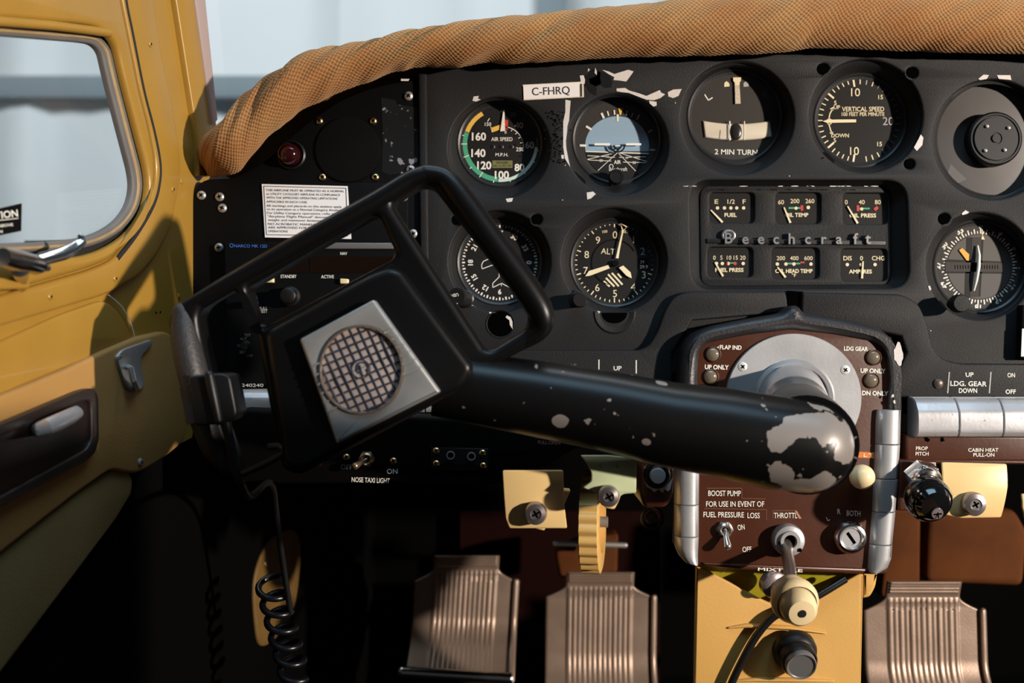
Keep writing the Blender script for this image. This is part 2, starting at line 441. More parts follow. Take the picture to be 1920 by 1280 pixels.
        if parent is not None: o.parent = parent
        else:
            fr = frame or self.fr
            if fr is not None: o.matrix_world = fr.M
        if label: o['label'] = label
        return o

def tag(o, label, cat, group=None, kind=None):
    o['label'] = label; o['category'] = cat
    if group: o['group'] = group
    if kind: o['kind'] = kind
    return o
def thing(name, label, cat, fr, group=None):
    o = bpy.data.objects.new(name, None); COL.objects.link(o); o.empty_display_size = 0.02
    o.matrix_world = fr.M; tag(o, label, cat, group); return o
def struct(o, label=None):
    o['kind'] = 'structure'
    if label: o['label'] = label
    return o
def screw_into(b, c, r, mt, axis=(0, -1, 0), rot=20, h=0.45, slot=True, cross=True):
    """dome screw head with a dark cross slot, added to builder b"""
    b.lathe([(r, -0.002), (r, r*h*0.35), (r*0.8, r*h*0.75), (r*0.45, r*h*0.97), (0, r*h)], mt, c, axis, 20)
    if slot:
        a = math.radians(rot)
        for k in ((0, PI/2) if cross else (0,)):
            d = Vector((math.cos(a+k), 0, math.sin(a+k))); n = Vector((-d.z, 0, d.x)); q = Vector(c)+Vector(axis)*(r*h+0.0002)
            w_, l_ = r*0.13, r*0.5
            b.add([q+d*l_+n*w_, q-d*l_+n*w_, q-d*l_-n*w_, q+d*l_-n*w_], [(0, 1, 2, 3)], HOLE)
# ================================================================== THE SETTING
def grow(pts, d): return offset_loop(pts, -d if area2(pts) > 0 else d)
# hangar outside the windows
b = MB()
n = 130; rnd = random.Random(3)
hx = [-8+16*i/n for i in range(n+1)]; off = [0.0]
for i in range(n): off.append(off[-1]*0.6+rnd.uniform(-0.055, 0.055))
vs = []; fs = []
for j, z in enumerate((-3, 0.9, 1.7, 4.5)):
    for i, x in enumerate(hx): vs.append((x, 5.6+off[i], z))
for j in range(3):
    for i in range(n): fs.append((j*(n+1)+i, j*(n+1)+i+1, (j+1)*(n+1)+i+1, (j+1)*(n+1)+i))
b.add(vs, fs, SHEET)
hw = struct(b.build('wall_front'), 'pale insulated hangar wall outside the windows')
b = MB(); b.box((0, 5.49, (640-164)/FPX*6.45), (16, 0.06, 0.14), BEAM, 0.01)
struct(b.build('trim_1'), 'grey horizontal girt across the hangar wall')
b = MB(); b.box(((1034-960)/FPX*6.3, 5.36, 2.35), (0.175, 0.06, 1.0), BEAM, 0.01)
struct(b.build('trim_2'), 'grey post on the hangar wall above the coaming')
b = MB(); b.prism([[(-0.9, -1.2), (1.2, -1.2), (1.2, 0.75), (-0.9, 0.75)]], 0, 0.004, CARPET)
fl = b.build('floor'); fl.matrix_world = Matrix.Translation((0, 0, -0.52)) @ Matrix.Rotation(PI/2, 4, 'X') @ Matrix.Scale(1, 4); struct(fl, 'black carpeted cockpit floor')
b = MB(); b.box((0.27, 0.52, 0.155), (1.06, 0.92, 0.01), CARPET)
struct(b.build('trim_3'), 'dark deck between the instrument panel and the windshield')
b = MB(); b.box((0.1, 0.62, -0.18), (1.7, 0.01, 0.67), CARPET)
fw = struct(b.build('wall_firewall'), 'dark firewall behind the pedals')
# windshield pane (leans back over the coaming)
b = MB(); g = []
for i in range(13):
    x = -0.33+1.4*i/12
    g.append((x, 0.26-0.35*((x-0.27)/0.75)**2*0.45))
vs = [(x, y+0.11, 0.165) for x, y in g]+[(x, y-0.06, 0.62) for x, y in g]
b.add(vs, [(i, i+1, 13+i+1, 13+i) for i in range(12)], PANE)
struct(b.build('window_2'), 'clear windshield above the coaming')

# ------------------------------------------------------------------ left cabin wall (narrows towards the nose)
ex = Vector((0.045, 0.27, 0)).normalized()
WF = Frame(0, 0, 0, ex=ex, ey=(-ex.y, ex.x, 0), O=(-0.30, 0, 0))
WIN = [(-350, 50), (0, 66), (150, 78), (176, 82), (190, 97), (202, 150), (225, 240), (246, 320), (250, 350), (243, 385), (222, 415), (190, 436), (150, 449), (60, 455), (-350, 470)]
WIN = rpoly(WIN, [0, 0, 20, 14, 14, 30, 40, 40, 20, 25, 25, 25, 25, 30, 0], 3)
SEAM = [(-350, -110), (213, -110), (228, 0), (240, 60), (262, 170), (280, 240), (292, 300), (292, 340), (280, 385), (248, 440), (213, 485), (170, 503), (0, 552), (-350, 652)]
FLG = [(-350, -115), (275, -115), (290, 0), (303, 100), (325, 200), (339, 290), (340, 325), (325, 420), (294, 480), (262, 518), (200, 553), (0, 613), (-350, 733)]
b = MB(WF)
b.prism([WF.qq([(-350, -120), (366, -120), (404, 225), (415, 300), (460, 345), (460, 480), (400, 600), (360, 820), (240, 880), (0, 1030), (-350, 1240)]), WF.qq(grow(WIN, 33))], 0, 0.004, YEL)
wall = struct(b.build('wall_left'), 'yellow painted cabin wall and door on the left')
wall['label'] = 'yellow painted metal cabin side with door and window'
b = MB(WF); b.prism([WF.qq(rpoly(FLG, 18, 3), -.004), WF.qq(grow(rpoly(SEAM, 18, 3), 2.2), -.004)], -0.004, 0, YEL, 0.003); b.build('door_flange', wall)
b = MB(WF); b.prism([WF.qq(rpoly(SEAM, 18, 3), -.0065), WF.qq(grow(WIN, 33), -.0065)], -0.0065, 0, YEL, 0.004)
b.tube([(*WF.q(x, y, -.007)[:1], -0.0065, WF.q(x, y, -.007)[1]) for x, y in [(-340, 18), (0, 40), (100, 48), (180, 58), (205, 62)]], 0.0035, YEL, 10)
b.build('door_panel', wall)
b = MB(WF); b.tube([(WF.q(x, y)[0], -0.0028, WF.q(x, y)[1]) for x, y in smooth(SEAM[1:11], False)], 0.0022, RUBBERB, 8); b.build('door_seal', wall)
b = MB(WF)
for x, y in [(273, 83), (316, 355), (207, 522), (84, 556), (-60, 600)]: screw_into(b, (WF.q(x, y)[0], -0.004, WF.q(x, y)[1]), 0.0026, YEL, h=0.5)
for x, y in [(145, 655), (183, 642), (335, 555), (340, 340)]: screw_into(b, (WF.q(x, y)[0], 0, WF.q(x, y)[1]), 0.0026, YEL, slot=False)
for x, y in [(292, 586), (300, 585)]: b.lathe([(0.0012, 0.0004), (0, 0.0004)], HOLE, (WF.q(x, y)[0], 0, WF.q(x, y)[1]), n=12)
b.pieces('rivet', wall, 0.002, 0)
# curved reinforcing patch with a chipped edge under the door corner
pp = [(-350, 760), (0, 640), (110, 590), (195, 560), (222, 585), (240, 615), (248, 640), (180, 665), (0, 740), (-350, 860)]
b = MB(WF); b.prism([WF.qq(rpoly(pp, 18, 3), -.002)], -0.003, 0, YEL, 0.0025); b.build('wall_skin', wall)
b = MB(WF); b.y = -0.0032
ed = [(197, 553), (210, 563), (222, 574), (232, 590), (239, 606), (244, 622), (246, 636)]
for (x0, y0), (x1, y1) in zip(ed, ed[1:]): b.line((x0, y0), (x1, y1), 1.6, CHIP)
b.build('chipped_paint', wall)
# windshield post: yellow facing with a pale primer edge
b = MB(WF); b.prism([WF.qq([(318, -115), (352, -115), (365, 0), (399, 232), (398, 330), (375, 330), (373, 268), (331, 0)], -.006)], -0.006, 0, YEL, 0.002); b.build('post_facing', wall)
b = MB(WF); b.prism([WF.qq([(353, -115), (371, -115), (385, 0), (408, 225), (399, 234), (366, 0)], -.008)], -0.0085, 0, PRIMER, 0.0015); b.build('post_edge', wall)
# black kick panel low on the wall, under the trim
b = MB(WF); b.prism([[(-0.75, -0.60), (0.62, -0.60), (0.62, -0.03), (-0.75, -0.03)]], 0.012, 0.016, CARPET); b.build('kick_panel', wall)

w1 = thing('window_1', 'side window pane in its grey rubber gasket', 'window', WF); struct(w1); del w1['category']
b = MB(WF); b.prism([WF.qq(grow(WIN, 6))], 0.0045, 0.0060, PANE); b.build('pane', w1)
b = MB(WF); b.prism([WF.qq(grow(WIN, 18)), WF.qq(grow(WIN, -1))], -0.001, 0.0045, RUBBER, 0.002); b.build('gasket', w1)
b = MB(WF); b.prism([WF.qq(grow(WIN, 38)), WF.qq(grow(WIN, 10))], 0.0035, 0.0042, RUBBERB); b.build('channel', w1)
b = MB(WF); b.prism([WF.qq(grow(WIN, 12)), WF.qq(grow(WIN, 6))], -0.002, 0.001, mat('gasket_lip', (0.32, 0.22, 0.10), 0.55, vary=(60, 0.4)), 0.002); b.build('gasket_lip', w1)

# caution sticker on the glass
FS = Frame(0, 0, 0, WF.ex, WF.ey, WF.ez, O=WF.O+WF.ey*0.0042)
b = MB(FS); b.prism([FS.qq([(-75, 407), (40, 381), (39, 433), (-75, 456)])], -0.0004, 0, MATTE)
b.y = -0.0007; b.text('CAUTION', -8, 404, 13, WHITE, rot=-7, w=80); b.line((-48, 418), (33, 409), 1.2, WHITE)
b.text('DOOR OPEN ABOVE', -18, 425, 5, WHITE, rot=-6, w=82); b.text('DO NOT TURN', -30, 437, 5, WHITE, rot=-6, w=66)
tag(b.build('caution_sticker'), 'small black caution sticker stuck on the side window pane', 'sticker')

# chrome window latch
FL = Frame(45, 495, 0, WF.ex, WF.ey, WF.ez, O=P(45, 495, WF.O[1]+WF.q(45, 495)[0]*ex.y)) if False else Frame(0, 0, 0, WF.ex, WF.ey, WF.ez, O=WF.O+WF.ex*WF.q(45, 495)[0]+WF.ez*WF.q(45, 495)[1])
LATCH = mat('latch_chrome', (0.52, 0.50, 0.50), 0.2, 1.0, vary=(60, 0.3))
lt = thing('window_latch', 'worn chrome window latch with a curved lever on the left sill', 'latch', FL)
q3 = lambda fr, x, y, o=0.0: (fr.q(x, y, o)[0], o, fr.q(x, y, o)[1])
b = MB(FL); b.tube([q3(FL, 4, 482, -.026), q3(FL, 30, 488, -.026), q3(FL, 68, 497, -.026), q3(FL, 76, 499, -.026)], [0.0062, 0.0072, 0.0066, 0.0052], LATCH, 24); b.build('barrel', lt)
b = MB(FL); b.tube([q3(FL, 74, 498, -.026), q3(FL, 88, 502, -.026)], [0.0034, 0.0026], LATCH, 16, round_caps=True); b.build('pin', lt)
b = MB(FL); b.tube([q3(FL, *p) for p in [(58, 490, -.024), (85, 484, -.027), (115, 476, -.031), (140, 464, -.035), (154, 452, -.037), (151, 444, -.036), (147, 440, -.035)]], [0.0038, 0.0052, 0.0054, 0.0045, 0.0032, 0.0024, 0.0014], CHROME, 18, flat=0.55); b.build('lever', lt)
b = MB(FL); b.tube([q3(FL, 36, 500, -.024), q3(FL, 38, 516, -.012), q3(FL, 38, 538, -.002)], [0.007, 0.0052, 0.0042], LATCH, 18); b.build('post', lt)
b = MB(FL); b.prism([rpoly(FL.qq([(-60, 520), (28, 523), (28, 542), (-60, 545)]), 0.002)], -0.012, 0, YEL, 0.002); b.build('strike_plate', lt)

# tan vinyl side panel with map pocket
FT = Frame(0, 0, 0, WF.ex, WF.ey, WF.ez, O=WF.O+WF.ex*WF.q(120, 800)[0]+WF.ez*WF.q(120, 800)[1])
tp = thing('side_panel', 'tan vinyl side panel below the window with a brown pocket', 'panel', FT)
tpo = [(-350, 862), (0, 741), (120, 693), (200, 655), (250, 634), (310, 620), (330, 640), (345, 700), (346, 810), (338, 832), (310, 855), (265, 883), (246, 888), (205, 880), (140, 925), (0, 1035), (-350, 1300)]
b = MB(FT); b.prism([FT.qq(rpoly(tpo, 10, 3), -.006)], -0.008, 0, TAN, 0.003); b.build('vinyl_cover', tp)
po = [(-350, 940), (0, 795), (150, 732), (172, 726), (182, 742), (183, 826), (176, 850), (155, 868), (0, 950), (-350, 1140)]
b = MB(FT); b.prism([FT.qq(rpoly(po, 9, 3), -.012)], -0.013, -0.006, BROWN, 0.004)
pi_ = offset_loop(FT.qq(rpoly(po, 9, 3), -.014), 0.006 if area2(FT.qq(po)) > 0 else -0.006)
pk = b.build('pocket_door', tp)
b = MB(FT); pin = FT.qq(rpoly([(-350, 965), (0, 818), (150, 752), (165, 750), (168, 762), (169, 824), (160, 842), (0, 930), (-350, 1120)], 8, 3), -.0135)
b.prism([FT.qq(rpoly(po, 9, 3), -.0135), pin], -0.0150, -0.010, mat('brown_piping', (0.022, 0.014, 0.012), 0.4), 0.0012); b.build('pocket_edge', pk)
b = MB(FT)
hp = [q3(FT, *p) for p in [(66, 806, -.015), (74, 805, -.022), (90, 800, -.027), (112, 790, -.028), (134, 779, -.026), (146, 772, -.021), (150, 772, -.014)]]
b.tube(hp, [0.0042, 0.0056, 0.006, 0.006, 0.0056, 0.0048, 0.0036], WCHROME, 20, flat=0.6, up=(0, 0, 1), round_caps=True); b.build('handle', pk, label='chrome pull handle')
b = MB(FT); br = FT.qq(rpoly([(216, 668), (228, 655), (282, 636), (285, 645), (262, 668), (262, 690), (270, 715), (264, 730), (246, 736), (234, 725), (222, 690)], 7, 3), -.009)
b.prism([br], -0.0105, -0.006, STEEL, 0.001)
screw_into(b, q3(FT, 224, 670, -.0105), 0.0022, STEEL)
b.tube([q3(FT, *p) for p in [(240, 688, -.012), (246, 690, -.017), (250, 712, -.018), (256, 728, -.012)]], 0.0024, WCHROME, 10, round_caps=True)
b.build('strap_hook', tp, label='steel hook plate')
b = MB(FT); screw_into(b, q3(FT, 262, 866, -.008), 0.0034, STEEL, h=0.6); b.build('screw', tp)
FK = Frame(0, 0, 0, WF.ex, WF.ey, WF.ez, O=WF.O+WF.ex*WF.q(80, 1050)[0]+WF.ez*WF.q(80, 1050)[1])
b = MB(FK); ko = [(-350, 1300), (0, 1034), (140, 925), (205, 880), (240, 884), (246, 898), (244, 925), (214, 975), (150, 1060), (0, 1258), (-350, 1700)]
b.prism([FK.qq(rpoly(ko, 8, 3), -.002)], -0.004, 0.002, TANL, 0.003)
b.tube([q3(FK, *p) for p in [(-350, 1600), (0, 1205), (110, 1045), (200, 930), (228, 902)]], 0.0014, TANL, 8)
tag(b.build('lower_trim_panel'), 'slanting dull olive vinyl trim low on the left wall', 'panel')

# yellow rib, lower left; the footwell shade is mixed into its colour
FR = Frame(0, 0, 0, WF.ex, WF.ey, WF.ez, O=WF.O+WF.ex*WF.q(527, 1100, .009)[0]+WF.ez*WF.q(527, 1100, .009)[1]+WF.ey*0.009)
b = MB(FR); b.prism([FR.qq(smooth([(545, 992), (560, 1005), (565, 1040), (558, 1110), (545, 1160), (520, 1195), (490, 1210), (480, 1160), (478, 1095), (490, 1045), (512, 1010)]))], 0, 0.003, mat('shaded_yellow', (0.13, 0.070, 0.014), 0.6, vary=(40, 0.4)), 0.002)
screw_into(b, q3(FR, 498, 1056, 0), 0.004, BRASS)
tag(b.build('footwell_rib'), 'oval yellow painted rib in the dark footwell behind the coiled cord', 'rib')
# ================================================================== GLARESHIELD COAMING
def coaming():
    pairs = [((388, 326), (372, 300)), ((397, 332), (371, 283)), ((418, 331), (379, 266)), ((446, 323), (396, 243)), ((474, 292), (440, 202)), ((520, 240), (500, 146)), ((600, 190), (575, 106)), ((690, 152), (670, 77)), ((780, 130), (770, 60)),
             ((900, 121), (900, 41)), ((1050, 115), (1050, 24)), ((1200, 108), (1200, 9)), ((1350, 104), (1350, -4)), ((1480, 98), (1490, -12)), ((1530, 91), (1560, -15)), ((1700, 97), (1720, -14)), ((1930, 103), (1940, -6)), ((2150, 115), (2150, 4))]
    bot = smooth([p[0] for p in pairs], False, 14); top = smooth([p[1] for p in pairs], False, 14)
    N = len(bot); K = 30; vs = []; fs = []; uvs = []; s = 0; prev = None
    for i in range(N):
        fade = math.sin(min(1, i/60.0)*PI/2); yc = -0.02+0.045*(1-fade)
        Bp, Tp = P(*bot[i], yc), P(*top[i], yc); c = (Bp+Tp)/2; h = (Tp-Bp)/2; R = 0.026
        if prev is not None: s += (c-prev).length
        prev = c; px = (bot[i][0]+top[i][0])/2
        t = 0; pv = None
        for k in range(K+1):
            a = -PI/2+(PI*1.02)*min(1, k/22)
            back = max(0, k-22)/8*0.16
            p = Vector((0, yc, 0))+Vector((c.x, 0, c.z))+h*math.sin(a)+Vector((0, -R*math.cos(a)*(0.12+0.88*fade)+back, 0))
            if back > 0: p.z -= back*0.25
            # draped wrinkles running diagonally over the padding
            nrm = Vector((h.normalized().x*math.sin(a), -math.cos(a), h.normalized().z*math.sin(a)))
            ph = s*1.0-0.045*math.sin(a)
            amp = 0.0022*math.exp(-((px-620)/190)**2)+0.0022*math.exp(-((px-860)/200)**2)+0.0024
            wv = noise.noise(Vector((ph*42, 0.3, a*0.45)))*amp*1.5+noise.noise(Vector((ph*95, 2.3, a*0.7)))*amp*0.7
            p += nrm*wv*math.cos(a*0.75)
            if pv is not None: t += (p-pv).length
            pv = p; vs.append(p); uvs.append((s, t))
    for i in range(N-1):
        for k in range(K): fs.append((i*(K+1)+k, (i+1)*(K+1)+k, (i+1)*(K+1)+k+1, i*(K+1)+k+1))
    fs.append(tuple(range(K, -1, -1)))
    me = bpy.data.meshes.new('glareshield_pad'); me.from_pydata([tuple(v) for v in vs], [], fs); me.materials.append(FABRIC)
    ul = me.uv_layers.new(name='UVMap')
    for l in me.loops: ul.data[l.index].uv = uvs[l.vertex_index]
    for p in me.polygons: p.use_smooth = True
    me.set_sharp_from_angle(angle=math.radians(70))
    o = bpy.data.objects.new('glareshield_pad', me); COL.objects.link(o)
    return tag(o, 'padded tan woven cloth coaming arching over the instrument panel', 'glareshield')
coaming()

# ================================================================== INSTRUMENT PANEL
FP = Frame(1150, 400, 0.0)
panel = thing('instrument_panel', 'black painted metal instrument panel with chipped paint', 'instrument panel', FP)
RND = {'air': (936, 277, 95, 938, 270, 77), 'att': (1158, 271, 95, 1156, 262, 80), 'turn': (1383, 221, 106, 1377, 219, 86), 'vsi': (1624, 217, 106, 1612, 226, 84),
       'blank': (1862, 261, 112, 1862, 261, 101), 'dg': (937, 490, 95, 937, 492, 77), 'alt': (1152, 488, 98, 1152, 493, 80), 'cdi': (1838, 499, 100, 1836, 500, 84)}
MH = [(1544, 129, 10), (1711, 136, 10), (1706, 307, 9), (1771, 410, 10), (858, 412, 9), (1007, 411, 9), (938, 607, 24), (1152, 586, 24)]
def over_hole(k):
    cx, cy, r = RND[k][:3]; return FP.qq(circle(cx, cy, r, 72))
CL = rpoly([(1293, 338), (1700, 338), (1706, 540), (1297, 542)], 40, 8)
outl = [(788, 95), (2150, 50), (2150, 700), (788, 700)]
b = MB(FP)
def union_alt():      # altimeter hole and the scooped knob hole below it are one opening
    cx, cy, r = RND['alt'][:3]; pts = []
    for i in range(90):
        a = 2*PI*i/90; p = (cx+r*math.cos(a), cy+r*math.sin(a)); q = (1152+36*math.cos(a), 592+36*math.sin(a)); pts.append(p)
    return pts
holes = [over_hole(k) for k in ('air', 'att', 'turn', 'vsi', 'blank', 'dg', 'alt', 'cdi')]+[FP.qq(CL)]+[FP.qq(circle(x, y, r, 24)) for x, y, r in MH if r < 20]
b.prism([FP.qq(outl)]+holes, 0, 0.006, PANEL, 0.0022, 3)
# sloping wells behind every round opening
def well(k, depth=0.019, f1=0.965):
    cx, cy, r, dx, dy, dr = RND[k]; n = 64; vs = []; fs = []
    s0 = FP.s; sd = (0.96+depth)/FPX
    c0 = P(cx, cy, 0)-FP.O; c1 = P(dx, dy, depth)-FP.O
    R0, R1 = r*s0, (dr+1.5)*sd
    st = [(0, R0, 0.005), (0.05, R0*f1, 0.0065), (0.5, (R0*f1+R1)/2+0.001, depth*0.55), (1, R1+0.0012, depth), (1, R1-0.004, depth+0.0012)]
    for t, R, y in st:
        c = c0*(1-t)+c1*t
        for i in range(n):
            a = 2*PI*i/n; vs.append((c.x+R*math.cos(a), y, c.z+R*math.sin(a)))
    for j in range(len(st)-1):
        for i in range(n): fs.append((j*n+i, j*n+(i+1) % n, (j+1)*n+(i+1) % n, (j+1)*n+i))
    b.add(vs, fs, PANEL)
for k in ('air', 'att', 'turn', 'vsi', 'dg', 'alt', 'cdi'): well(k)
well('blank', 0.016, 0.95)
# well of the engine gauge cluster
ci = rpoly([(1313, 352), (1664, 352), (1666, 532), (1315, 534)], 22, 8); dep = 0.017; FC = Frame(1490, 440, dep)
l0, l1 = FP.qq(CL), [(x+FC.O.x-FP.O.x, z+FC.O.z-FP.O.z) for x, z in FC.qq(ci)]
vs = [(x, 0.004, z) for x, z in l0]+[(x, dep, z) for x, z in l1]; nn_ = len(l0)
b.add(vs, [(i, (i+1) % nn_, nn_+(i+1) % nn_, nn_+i) for i in range(nn_)], PANEL)
b.build('face_plate', panel)
b = MB(FP); b.box((0.175, 0.034, -0.03), (0.72, 0.006, 0.32), HOLE); b.build('back_box', panel)
for x, y, r in MH:
    if r < 20: b = MB(FP); q = FP.q(x, y); b.lathe([(r*FP.s*1.02, 0.001), (r*FP.s*0.98, 0.0006), (0, 0.0006)], HOLE, (q[0], 0, q[1]), n=24); b.build('mount_hole', panel)
# scooped knob holes under the two lower gauges
for x, y, r, nm in ((938, 607, 25, 'knob_hole'), (1152, 586, 33, 'knob_hole')):
    b = MB(FP); q = FP.q(x, y); s = FP.s
    if nm and x > 1000:
        b.lathe([(r*s*1.25, -0.0004), (r*s*1.12, 0.0012), (r*s*0.95, 0.0006), (r*s*0.72, -0.0006)], PANEL, (q[0], 0, q[1]), arc=(PI*0.98, 2.02*PI), n=30)
        b.prism([FP.qq([(1152+24*math.cos(a), 586+20*math.sin(a)) for a in [PI*i/20 for i in range(21)]])], -0.0004, 0.001, HOLE)
    else:
        b.lathe([(r*s*1.1, -0.0002), (r*s*1.04, 0.0008), (r*s*0.94, -0.0002)], PANEL, (q[0], 0, q[1]), n=30); b.lathe([(r*s*0.96, 0.0003), (0, 0.0003)], HOLE, (q[0], 0, q[1]), n=30)
    b.build(nm, panel)
# raised lower panel, shaped round the pedestal
lo = [(700, 656), (1198, 656), (1216, 648), (1232, 622), (1246, 582), (1262, 556), (1290, 546), (1472, 545), (1476, 560), (1478, 585), (1300, 600), (1260, 660), (1262, 736), (700, 736)]
lr = [(1504, 548), (1690, 551), (1722, 568), (1736, 600), (1748, 650), (1764, 672), (1798, 681), (2150, 684), (2150, 745), (1660, 745), (1700, 660), (1690, 630), (1502, 590)]
FQ = Frame(1150, 400, 0.0)
for l, rr in ((lo, [0, 4, 10, 12, 12, 14, 14, 4, 0, 0, 0, 0, 0, 0]), (lr, [4, 14, 14, 12, 12, 14, 14, 0, 0, 0, 0, 0, 0])):
    b = MB(FP); b.prism([FP.qq(rpoly(l, rr, 4), -.007)], -0.0075, 0.001, PANEL, 0.0022)
    b.build('lower_plate', panel)
b = MB(FP); b.prism([FP.qq([(1476, 545), (1504, 547), (1508, 640), (1474, 640)])], -0.004, 0, HOLE); b.build('gap_strip', panel)
# screen-printed words on the lower panel
FW = Frame(1150, 700, -0.0078)
b = MB(FP); b.fr = FP
def onplane(fr_from, y):      # printing frame at another depth, in panel coordinates
    f = Frame(1150, 400, 0.0, O=FP.O+Vector((0, y, 0))); return f
b.fr = onplane(FP, -0.0078); b.y = -0.0078
for x in (1780, 1858): b.line((x, 697), (x-3, 737), 2.2, GREYPRINT)
b.text('UP', 1818, 702, 8, WHITE, w=15); b.text('LDG. GEAR', 1816, 719, 9, WHITE, w=68, rot=1); b.text('DOWN', 1815, 732, 8.5, WHITE, w=34)
b.text('ON', 1896, 703, 8, WHITE, w=14); b.text('OFF', 1895, 734, 8, WHITE, w=19)
for x, y0, y1 in ((1123, 674, 700), (1193, 675, 700)): b.line((x, y0), (x, y1), 2, WHITE)
b.text('UP', 1158, 690, 8, WHITE, w=15); b.text('WING FLAP', 1157, 707, 8, WHITE, w=62); b.text('DOWN', 1157, 724, 8, WHITE, w=32)
b.text('UP', 1076, 684, 5, DIMPRINT, w=10)
b.pieces('lettering', panel)
b = MB(FP); q = FP.q(1759, 719, -.0075); b.lathe([(0.0046, -0.001), (0.0044, 0.0012), (0.003, 0.0022), (0, 0.0026)], mat('dull_rivet', (0.10, 0.075, 0.06), 0.4, 0.5), (q[0], -0.0075, q[1])); b.build('rivet', panel)
# bare metal where paint has flaked
b = MB(FP); b.y = -0.0004
chips = [[(1129, 131), (1141, 134), (1152, 139), (1161, 136), (1178, 131), (1188, 134), (1178, 148), (1174, 153), (1160, 151), (1150, 150), (1152, 145), (1141, 139)],
         [(1156, 166), (1172, 165), (1180, 170), (1198, 175), (1212, 180), (1230, 172), (1237, 169), (1240, 174), (1247, 177), (1238, 184), (1226, 188), (1212, 187), (1196, 181), (1178, 174), (1166, 173), (1156, 171)],
         [(1252, 173), (1262, 168), (1278, 167), (1272, 180), (1262, 184), (1253, 181)], [(1217, 189), (1231, 191), (1231, 198), (1225, 200), (1218, 194)],
         [(1060, 187), (1070, 189), (1068, 212), (1067, 226), (1064, 236), (1063, 250), (1061, 264), (1062, 278), (1069, 300), (1069, 313), (1059, 297), (1056, 275), (1056, 262), (1056, 228), (1060, 210)],
         [(1087, 142), (1094, 141), (1097, 150), (1096, 158), (1089, 154)], [(1116, 127), (1119, 134), (1119, 141), (1115, 137)], [(1103, 128), (1106, 131), (1102, 135)], [(1052, 291), (1057, 290), (1057, 298), (1053, 297)],
         [(1100, 361), (1112, 359), (1117, 364), (1108, 372), (1101, 374)], [(948, 372), (955, 369), (962, 371), (960, 378), (951, 379)], [(934, 395), (942, 394), (940, 398), (935, 398)],
         [(1719, 258), (1726, 252), (1731, 258), (1729, 272), (1719, 283), (1712, 276)], [(1834, 148), (1844, 140), (1854, 141), (1850, 150), (1838, 154)], [(1869, 141), (1894, 141), (1896, 150), (1872, 153)],
         [(1803, 400), (1810, 394), (1817, 398), (1814, 404), (1805, 405)], [(1740, 537), (1746, 534), (1750, 540), (1743, 545)], [(857, 314), (862, 314), (872, 328), (884, 337), (880, 339), (866, 330)],
         [(888, 181), (898, 180), (896, 185), (903, 190), (893, 191), (886, 189)], [(1122, 578), (1128, 577), (1122, 588), (1119, 586)], [(917, 584), (932, 576), (926, 585), (918, 588)],
         [(950, 591), (957, 594), (961, 603), (961, 617), (956, 609), (955, 600), (948, 595)], [(862, 400), (871, 408), (873, 414), (868, 411), (858, 404)], [(868, 563), (872, 556), (886, 560), (898, 566), (890, 570), (878, 572), (874, 578)],
         [(786, 484), (793, 480), (795, 495), (790, 499)], [(1072, 455), (1076, 454), (1074, 468), (1071, 467)], [(752, 148), (768, 148), (766, 152), (752, 152)]]
for c in chips:
    mx, my = sum(p[0] for p in c)/len(c), sum(p[1] for p in c)/len(c)
    for hx_, hy_, hr in [v[:3] for v in RND.values()]:
        if abs(math.hypot(mx-hx_, my-hy_)-hr) < 40:      # each point of a flake stays outside the rim
            c = [(hx_+(x-hx_)*max(1, (hr+1.5)/max(1e-6, math.hypot(x-hx_, y-hy_))), hy_+(y-hy_)*max(1, (hr+1.5)/max(1e-6, math.hypot(x-hx_, y-hy_)))) if math.hypot(x-hx_, y-hy_) < hr+1.5 else (x, y) for x, y in c]
    if abs(area2(c)) > 4: b.flat(c, CHIP)
b.pieces('chipped_paint', panel, 0.006, 0)
b = MB(FP); b.y = -0.0004
rnd = random.Random(5)
for x, y in ((1266, 193), (1268, 640), (1055, 375), (1480, 330), (1745, 620), (1060, 310)): b.blob(x, y, 1.0, 1.2, CHIP, seed=x, n=7)
for i in range(14): b.blob(1330+rnd.uniform(-40, 330), 349, rnd.uniform(3, 10), 0.8, CHIP, seed=i, n=8)
b.pieces('chipped_paint', panel, 0.02, 0.5)
# lump of hardened black adhesive where a fitting once sat, and rough patch by the attitude gauge
b = MB(FP); b.y = -0.0003
b.blob(1110, 152, 18, 24, BLACK, 15, 3); b.blob(1130, 148, 20, 16, BLACK, 0, 5)
rnd = random.Random(9)
for i in range(120):
    b.blob(rnd.gauss(1044, 10), rnd.uniform(208, 305), rnd.uniform(1, 2.4), rnd.uniform(1, 2.2), MATTE, seed=i, n=6)
b.pieces('adhesive_stain', panel)

# radio side plate, left of the vertical seam
FRD = Frame(600, 400, 0.002)
side = thing('avionics_panel', 'black left side panel holding the radio and a blanked instrument hole', 'panel', FRD)
so = [(786, 149), (740, 154), (690, 166), (640, 186), (585, 222), (540, 260), (500, 300), (440, 334), (384, 336), (364, 352), (352, 420), (345, 490), (350, 560), (370, 640), (400, 735), (790, 735)]
b = MB(FRD); b.prism([FRD.qq(rpoly(so, [0, 20, 20, 20, 20, 20, 20, 14, 12, 14, 30, 30, 30, 30, 0, 0], 3))], 0, 0.006, PANEL2, 0.0015); b.build('side_plate', side)
b = MB(FRD); b.prism([FRD.qq([(784, 130), (800, 128), (806, 660), (790, 660)], -.004)], -0.005, 0.002, PANEL, 0.0022); b.build('seam_strip', side)
b = MB(FRD); b.prism([FRD.qq([(500, 340), (765, 345), (765, 470), (500, 470)])], -0.001, 0, PANEL2, 0.0006); b.build('placard_plate', side)
bk = MB(FRD); bk.prism([FRD.qq(circle(652, 281, 61, 56))], -0.0022, 0, MATTE, 0.001); bp_ = bk.build('blank_cover', side)
